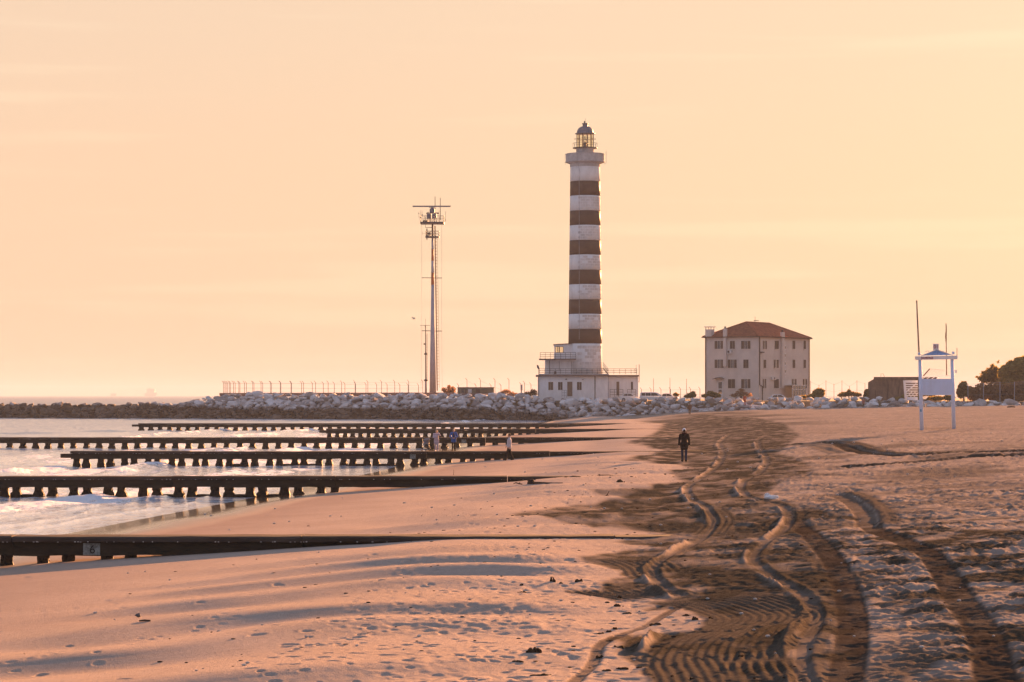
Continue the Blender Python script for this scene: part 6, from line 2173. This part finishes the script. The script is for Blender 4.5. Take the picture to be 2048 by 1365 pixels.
person('small person in dusky red standing against the boulders near the bunker', stand(1727, 0, 371.0), 0.5, 1.55,
       dict(), dict(top='red_cloth', bottom='khaki_cloth', shoes='shoe_pale'), vox=0.022, hair='hair_dark')

# pushchair
px0 = (853.5 - CX) / F * DB
pz = ground_z(px0, DB)
pr = empty('pushchair', (px0, DB, pz), 'grey pushchair with dark hood beside the person in lilac stripes', 'pushchair', rz=0.35)
hb = MB()
for k in range(6):
    t = -0.15 + k * 0.36
    hb.ball((0.0, -0.14 + .30 * math.cos(t), 0.66 + .32 * math.sin(t)), (.25, .10, .10), 10, 7)
remeshed(hb, 'hood', 'pram_grey', 0.025, pr)
MB().limb([((0, .12, .46), .17), ((0, -.20, .46), .14), ((0, -.42, .30), .09)]).obj('seat', M['rubber'], pr, world=False, smooth=True)
MB().tube([(-.24, .45, 1.02), (-.24, .1, .55), (-.22, -.42, .12)], .017, 6).tube([(.24, .45, 1.02), (.24, .1, .55), (.22, -.42, .12)], .017, 6).tube([(-.24, .45, 1.02), (.24, .45, 1.02)], .02, 6).tube([(-.26, .36, .14), (-.22, -.1, .5)], .015, 6).tube([(.26, .36, .14), (.22, -.1, .5)], .015, 6).obj('frame', M['metal_dark'], pr, world=False)
for x, y, rr_ in ((-.28, .36, .15), (.28, .36, .15), (-.20, -.42, .10), (.20, -.42, .10)):
    wh = MB().tube([(x, y + rr_ * math.cos(a_), rr_ + rr_ * .85 * math.sin(a_)) for a_ in np.linspace(0, 2 * PI, 17)], .028, 6)
    wo = wh.obj('wheel', M['rubber'], pr, world=False)
    sp_ = MB()
    for q_ in range(3):
        a_ = PI * q_ / 3
        sp_.bar((x, y + rr_ * .85 * math.cos(a_), rr_ + rr_ * .8 * math.sin(a_)), (x, y - rr_ * .85 * math.cos(a_), rr_ - rr_ * .8 * math.sin(a_)), .012)
    sp_.obj('spokes', M['metal_grey'], wo, world=False)
MB().box(-.2, .2, -.05, .32, .17, .27).obj('basket', M['pram_grey'], pr, world=False)

# flying gull
gp_ = P(827.5, 637.5, 300)
gu = empty('gull', gp_, 'small gull in flight beside the radar mast', 'bird', rz=0.4)
gu.rotation_euler = (0.2, -0.75, 0.3)
MB().limb([((-.16, 0, 0), .02), ((-.03, 0, 0), .06), ((.12, 0, .01), .045), ((.19, 0, .02), .03)]).obj('body', M['gull_grey'], gu, world=False, smooth=True)
for s_ in (-1, 1):
    MB().add([(.07, .03 * s_, .02), (-.07, .03 * s_, .02), (.09, .30 * s_, .10), (-.04, .30 * s_, .10), (-.02, .62 * s_, .05), (-.10, .60 * s_, .05), (.07, .03 * s_, .035), (-.07, .03 * s_, .03), (.09, .30 * s_, .115), (-.04, .30 * s_, .108), (-.02, .62 * s_, .058), (-.10, .60 * s_, .056)],
             [(0, 1, 3, 2), (2, 3, 5, 4), (6, 8, 9, 7), (8, 10, 11, 9), (0, 2, 8, 6), (2, 4, 10, 8), (1, 7, 9, 3), (3, 9, 11, 5), (4, 5, 11, 10)]).obj('wing', M['gull_grey'], gu, world=False)

# ================================================================== things on the sand
def clump(px, py, w, hgt, label, mt='seaweed', cat='seaweed', name='seaweed_clump', seed=0, el=1.6, group=None):
    x, y = gpt(px, py)
    rg = random.Random(seed + int(px))
    k = y / F
    W, Hh = w * k, hgt * k
    g = MB()
    for _ in range(7):
        a_ = rg.uniform(0, 6.28)
        g.ball((x + rg.uniform(-.4, .4) * W, y + rg.uniform(-.3, .3) * W * .7, 0), (W * rg.uniform(.14, .34), W * rg.uniform(.12, .26), Hh * rg.uniform(.35, .85)), 9, 6)
    for _ in range(5):
        a_ = rg.uniform(0, 6.28)
        g.ball((x + rg.uniform(-.65, .65) * W, y + rg.uniform(-.4, .4) * W, 0), (W * rg.uniform(.05, .14), W * rg.uniform(.05, .12), Hh * rg.uniform(.15, .4)), 8, 6)
    z = ground_z(x, y)
    g.v = [(a + rg.uniform(-.06, .06) * W * .3, b + rg.uniform(-.06, .06) * W * .3, c * (1 + rg.uniform(-.15, .15)) + z) for a, b, c in g.v]
    return tag(g.obj(name, M[mt]), label, cat, group)


G_ = 'clumps of dark seaweed washed up on the sand'
for px, py, w, hh, lab in [(1068, 1308, 22, 12, 'largest dark seaweed clump, alone on pale sand near the bottom edge'), (1081, 1352, 36, 5, 'flat streak of seaweed at the bottom edge, below the largest clump'), (1307, 1248, 26, 6, 'flat oval seaweed patch on the pink sand beside the churned sand'),
                           (1391, 1238, 11, 9, 'round seaweed lump on the pale sand tongue, next to a smaller one'), (1372, 1228, 14, 7, 'reddish seaweed bunch at the tip of the pale sand tongue'), (1421, 1234, 13, 6, 'small seaweed tuft where the pale sand tongue meets the tyre swirl'),
                           (1229, 1257, 10, 6, 'seaweed knot on the pink sand, at the head of a short trail'), (1217, 1262, 12, 5, 'flat seaweed scrap in the middle of a short trail'), (1201, 1265, 12, 5, 'loose seaweed scrap ending a short trail'),
                           (1236, 1213, 16, 7, 'seaweed heap on grey sand above the pink tongue'), (1240, 1195, 10, 8, 'seaweed lump under the upper tyre swirl'), (1252, 1225, 18, 4, 'thin seaweed line on the rim of the pink tongue'),
                           (1105, 1166, 9, 10, 'upright seaweed tuft on the trampled middle of the beach'), (1159, 1165, 14, 7, 'dark seaweed bunch to the inland side of the upright tuft'), (1121, 1168, 8, 4, 'tiny seaweed scrap between the upright tuft and the bunch'),
                           (1045, 1180, 14, 4, 'flat seaweed scrap seaward of the upright tuft'), (1043, 1170, 6, 5, 'dark seaweed dot above the flat scrap'), (1200, 1313, 14, 7, 'seaweed heap beside the lower tyre swirl'), (1238, 1295, 20, 6, 'long seaweed heap under the orange-lit ridge'), (1220, 1281, 14, 5, 'seaweed scrap on grey sand beside the tyre swirl rim'),
                           (1240, 961, 14, 8, 'small dark seaweed mound near the far wheel track'), (1150, 958, 30, 3, 'thin dark seaweed line inland of the second groyne'), (1220, 955, 40, 3, 'long thin seaweed line above the small mound'), (1036, 1323, 22, 4, 'faint flat seaweed streak between the two bottom clumps'),
                           (1210, 1345, 20, 5, 'dark seaweed strip at the bottom edge beside a faint rut'), (1245, 1340, 20, 6, 'seaweed pile at the bottom edge nearest the tyre swirl'), (1385, 1358, 10, 5, 'seaweed speck on pale sand at the foot of the tyre swirl')]:
    clump(px, py, w, hh, lab, group=G_, seed=int(py))
# small torn scraps of weed strewn along the trodden strip
g = MB()
rs_ = random.Random(91)
nb_ = 0
while nb_ < 360:
    yy_ = 27 + 90 * rs_.random() ** 1.4
    xx_ = float(np.interp(yy_, X9_Y, X9_X)) + rs_.gauss(2.0, 3.2)
    if xx_ > 0.235 * yy_ or xx_ < -0.23 * yy_ or xx_ < np.interp(yy_, XW_Y, XW_X) + 4:
        continue
    nb_ += 1
    s_ = rs_.uniform(.007, .022) * (1 + yy_ / 150)
    g.ball((xx_, yy_, ground_z(xx_, yy_) + s_ * .25), (s_ * rs_.uniform(.9, 2.2), s_ * rs_.uniform(.6, 1.1), s_ * rs_.uniform(.25, .6)), 6, 4)
tag(g.obj('seaweed_scraps', M['seaweed']), 'tiny torn scraps of dark seaweed strewn over the sand', 'seaweed', kind='stuff')
# driftwood and stones
x, y = gpt(1062, 968)
zq = ground_z(x, y)
dw = empty('driftwood', (x, y, zq), 'low driftwood branch with a dark stump end, near the buried second groyne', 'driftwood')
MB().tube([(x - .15, y, zq + .05), (x + .4, y - .05, zq + .05), (x + .9, y + .05, zq + .03), (x + 1.3, y, zq + .05)], [.06, .05, .04, .02], 7).obj('branch', M['drift'], dw)
MB().ball((x + .02, y, zq + .10), (.12, .10, .12), 9, 7).tube([(x + .05, y, zq + .02), (x - .12, y, zq + .22)], .07, 7).obj('stump', M['drift'], dw)
MB().tube([(x - .35, y, zq), (x - .62, y - .03, zq + .06), (x - .72, y, zq + .02)], [.02, .025, .01], 5).tube([(x - .5, y, zq), (x - .44, y, zq + .10)], .012, 5).obj('twig', M['drift'], dw)
x, y = gpt(276, 1237)
zq = ground_z(x, y)
sm_ = rocks[3].copy(); sm_.materials.clear(); sm_.materials.append(M['stone_dark'])
tag(link('beach_stone', sm_, None, (x, y, zq + .035), (0.2, .1, .5), (.075, .065, .055)), 'single dark grey stone on the smooth lower beach', 'stone')
x, y = gpt(289, 1253)
zq = ground_z(x, y)
tag(MB().tube([(x - .09, y, zq + .012), (x, y, zq + .02), (x + .10, y - .01, zq + .015)], [.012, .018, .013], 7).obj('stick', M['drift']), 'short dark stick lying just below the single grey stone', 'stick')
x, y = gpt(907, 951)
tag(MB().tube([(x, y, ground_z(x, y) - .05), (x + .02, y, ground_z(x, y) + .28)], [.012, .008], 6).obj('stick', M['drift']), 'thin stick standing upright behind the second groyne', 'stick')
x, y = gpt(1215, 991)
tag(MB().tube([(x - .1, y, ground_z(x, y)), (x, y, ground_z(x, y) + .10), (x + .05, y, ground_z(x, y))], .02, 6).tube([(x, y, ground_z(x, y) + .1), (x + .06, y, ground_z(x, y) + .22)], [.015, .006], 5).obj('twig', M['drift']), 'little forked twig beside the tip of the churned sand', 'twig')
# plastic bag in the track
x, y = gpt(1542, 998)
zq = ground_z(x, y)
bg = MB().ball((x, y, zq + .05), (.22, .14, .09), 9, 7).ball((x - .12, y, zq + .10), (.10, .08, .09), 8, 6).ball((x + .12, y + .03, zq + .07), (.14, .08, .06), 8, 6)
bg.v = [(a + rt.uniform(-.03, .03), b + rt.uniform(-.03, .03), c + rt.uniform(-.02, .03)) for a, b, c in bg.v]
tag(bg.obj('plastic_bag', M['bag_white']), 'crumpled white plastic bag lying in the wheel track', 'plastic bag')
tag(MB().add([(0, 0, 0)], []).box(-.1, .1, -.1, .1, 0, .12).obj('crate_scrap', M['drift']), None) if False else None
x, y = gpt(2022, 815)
tag(MB().tube([(x - .5, y, ground_z(x, y) + .05), (x + .1, y, ground_z(x, y) + .12), (x + .6, y + .1, ground_z(x, y) + .06)], [.08, .11, .06], 7).obj('log', M['drift']), 'dark log on the sand close to the far boulders', 'log')
# pale shell specks scattered over the sand
g = MB()
rs_ = random.Random(77)
for _ in range(260):
    yy_ = 26 + 130 * rs_.random() ** 1.3
    xx_ = rs_.uniform(-.20, .24) * yy_
    if xx_ < np.interp(yy_, XW_Y, XW_X) + 1.5:
        continue
    s_ = rs_.uniform(.008, .022) * (1 + yy_ / 90)
    g.ball((xx_, yy_, ground_z(xx_, yy_) + s_ * .4), (s_ * 1.3, s_, s_ * .7), 6, 4)
o = g.obj('shell_fragments', M['shell_pale'])
tag(o, 'pale shell fragments scattered over the sand', 'shells', kind='stuff')

# ================================================================== far shore: cranes and a ship on the horizon
DF = 11000.0
fx = lambda px: (px - CX) / F * DF
fz = lambda py: HC - (py - HY) / F * DF
for k, (a, b, lab) in enumerate([(241.5, 256.5, 'faint gantry crane on the horizon, the seaward of the pair'), (271, 285, 'faint gantry crane on the horizon, next to the block of a ship')]):
    cr_ = empty('gantry_crane', (fx((a + b) / 2), DF, 0), lab, 'crane', 'hazy cranes far out on the horizon')
    for p in (a, b):
        MB().bar((fx(p), DF, -1), (fx(p), DF, fz(776.5)), 1.6).obj('leg', M['port_hazed'], cr_)
    MB().bar((fx(a), DF, fz(781)), (fx(b), DF, fz(781)), 1.3).obj('bridge', M['port_hazed'], cr_)
    MB().bar((fx(a), DF, fz(788)), (fx(b), DF, fz(788)), 1.2).obj('sill_beam', M['port_hazed'], cr_)
sh = empty('ship', (fx(302), DF, 0), 'faint ship with a tall boxy superstructure on the horizon', 'ship')
MB().prism([(fx(287), fz(787)), (fx(290), -1), (fx(311), -1), (fx(315), fz(786)), (fx(309), fz(786)), (fx(309), fz(778)), (fx(293), fz(778)), (fx(293), fz(787))], DF, DF + 25).obj('hull', M['port_hazed'], sh)
MB().box(fx(297), fx(301), DF + 5, DF + 15, fz(778), fz(776)).obj('funnel', M['port_hazed'], sh)
bo = empty('barge', (fx(227), DF, 0), 'faint low barge with a mast on the horizon', 'boat')
MB().prism([(fx(221), fz(787.5)), (fx(223), -1), (fx(232), -1), (fx(234), fz(787.5))], DF, DF + 12).obj('hull', M['port_hazed'], bo)
MB().bar((fx(227), DF + 5, -1), (fx(227), DF + 5, fz(777)), 0.9).obj('mast', M['port_hazed'], bo)

# ================================================================== sea air
hm_ = bpy.data.materials.new('haze')
hm_.use_nodes = True
hn = hm_.node_tree.nodes
hn.clear()
ho = hn.new('ShaderNodeOutputMaterial')
hv = hn.new('ShaderNodeVolumePrincipled')
hv.inputs['Color'].default_value = (0.60, 0.72, 0.97, 1)
hv.inputs['Density'].default_value = 0.00013
hv.inputs['Anisotropy'].default_value = 0.0
hm_.node_tree.links.new(hv.outputs[0], ho.inputs['Volume'])
o = MB().box(-16000, 16000, -400, 15500, -4.0, 62).obj('haze', hm_)
o['kind'] = 'stuff'
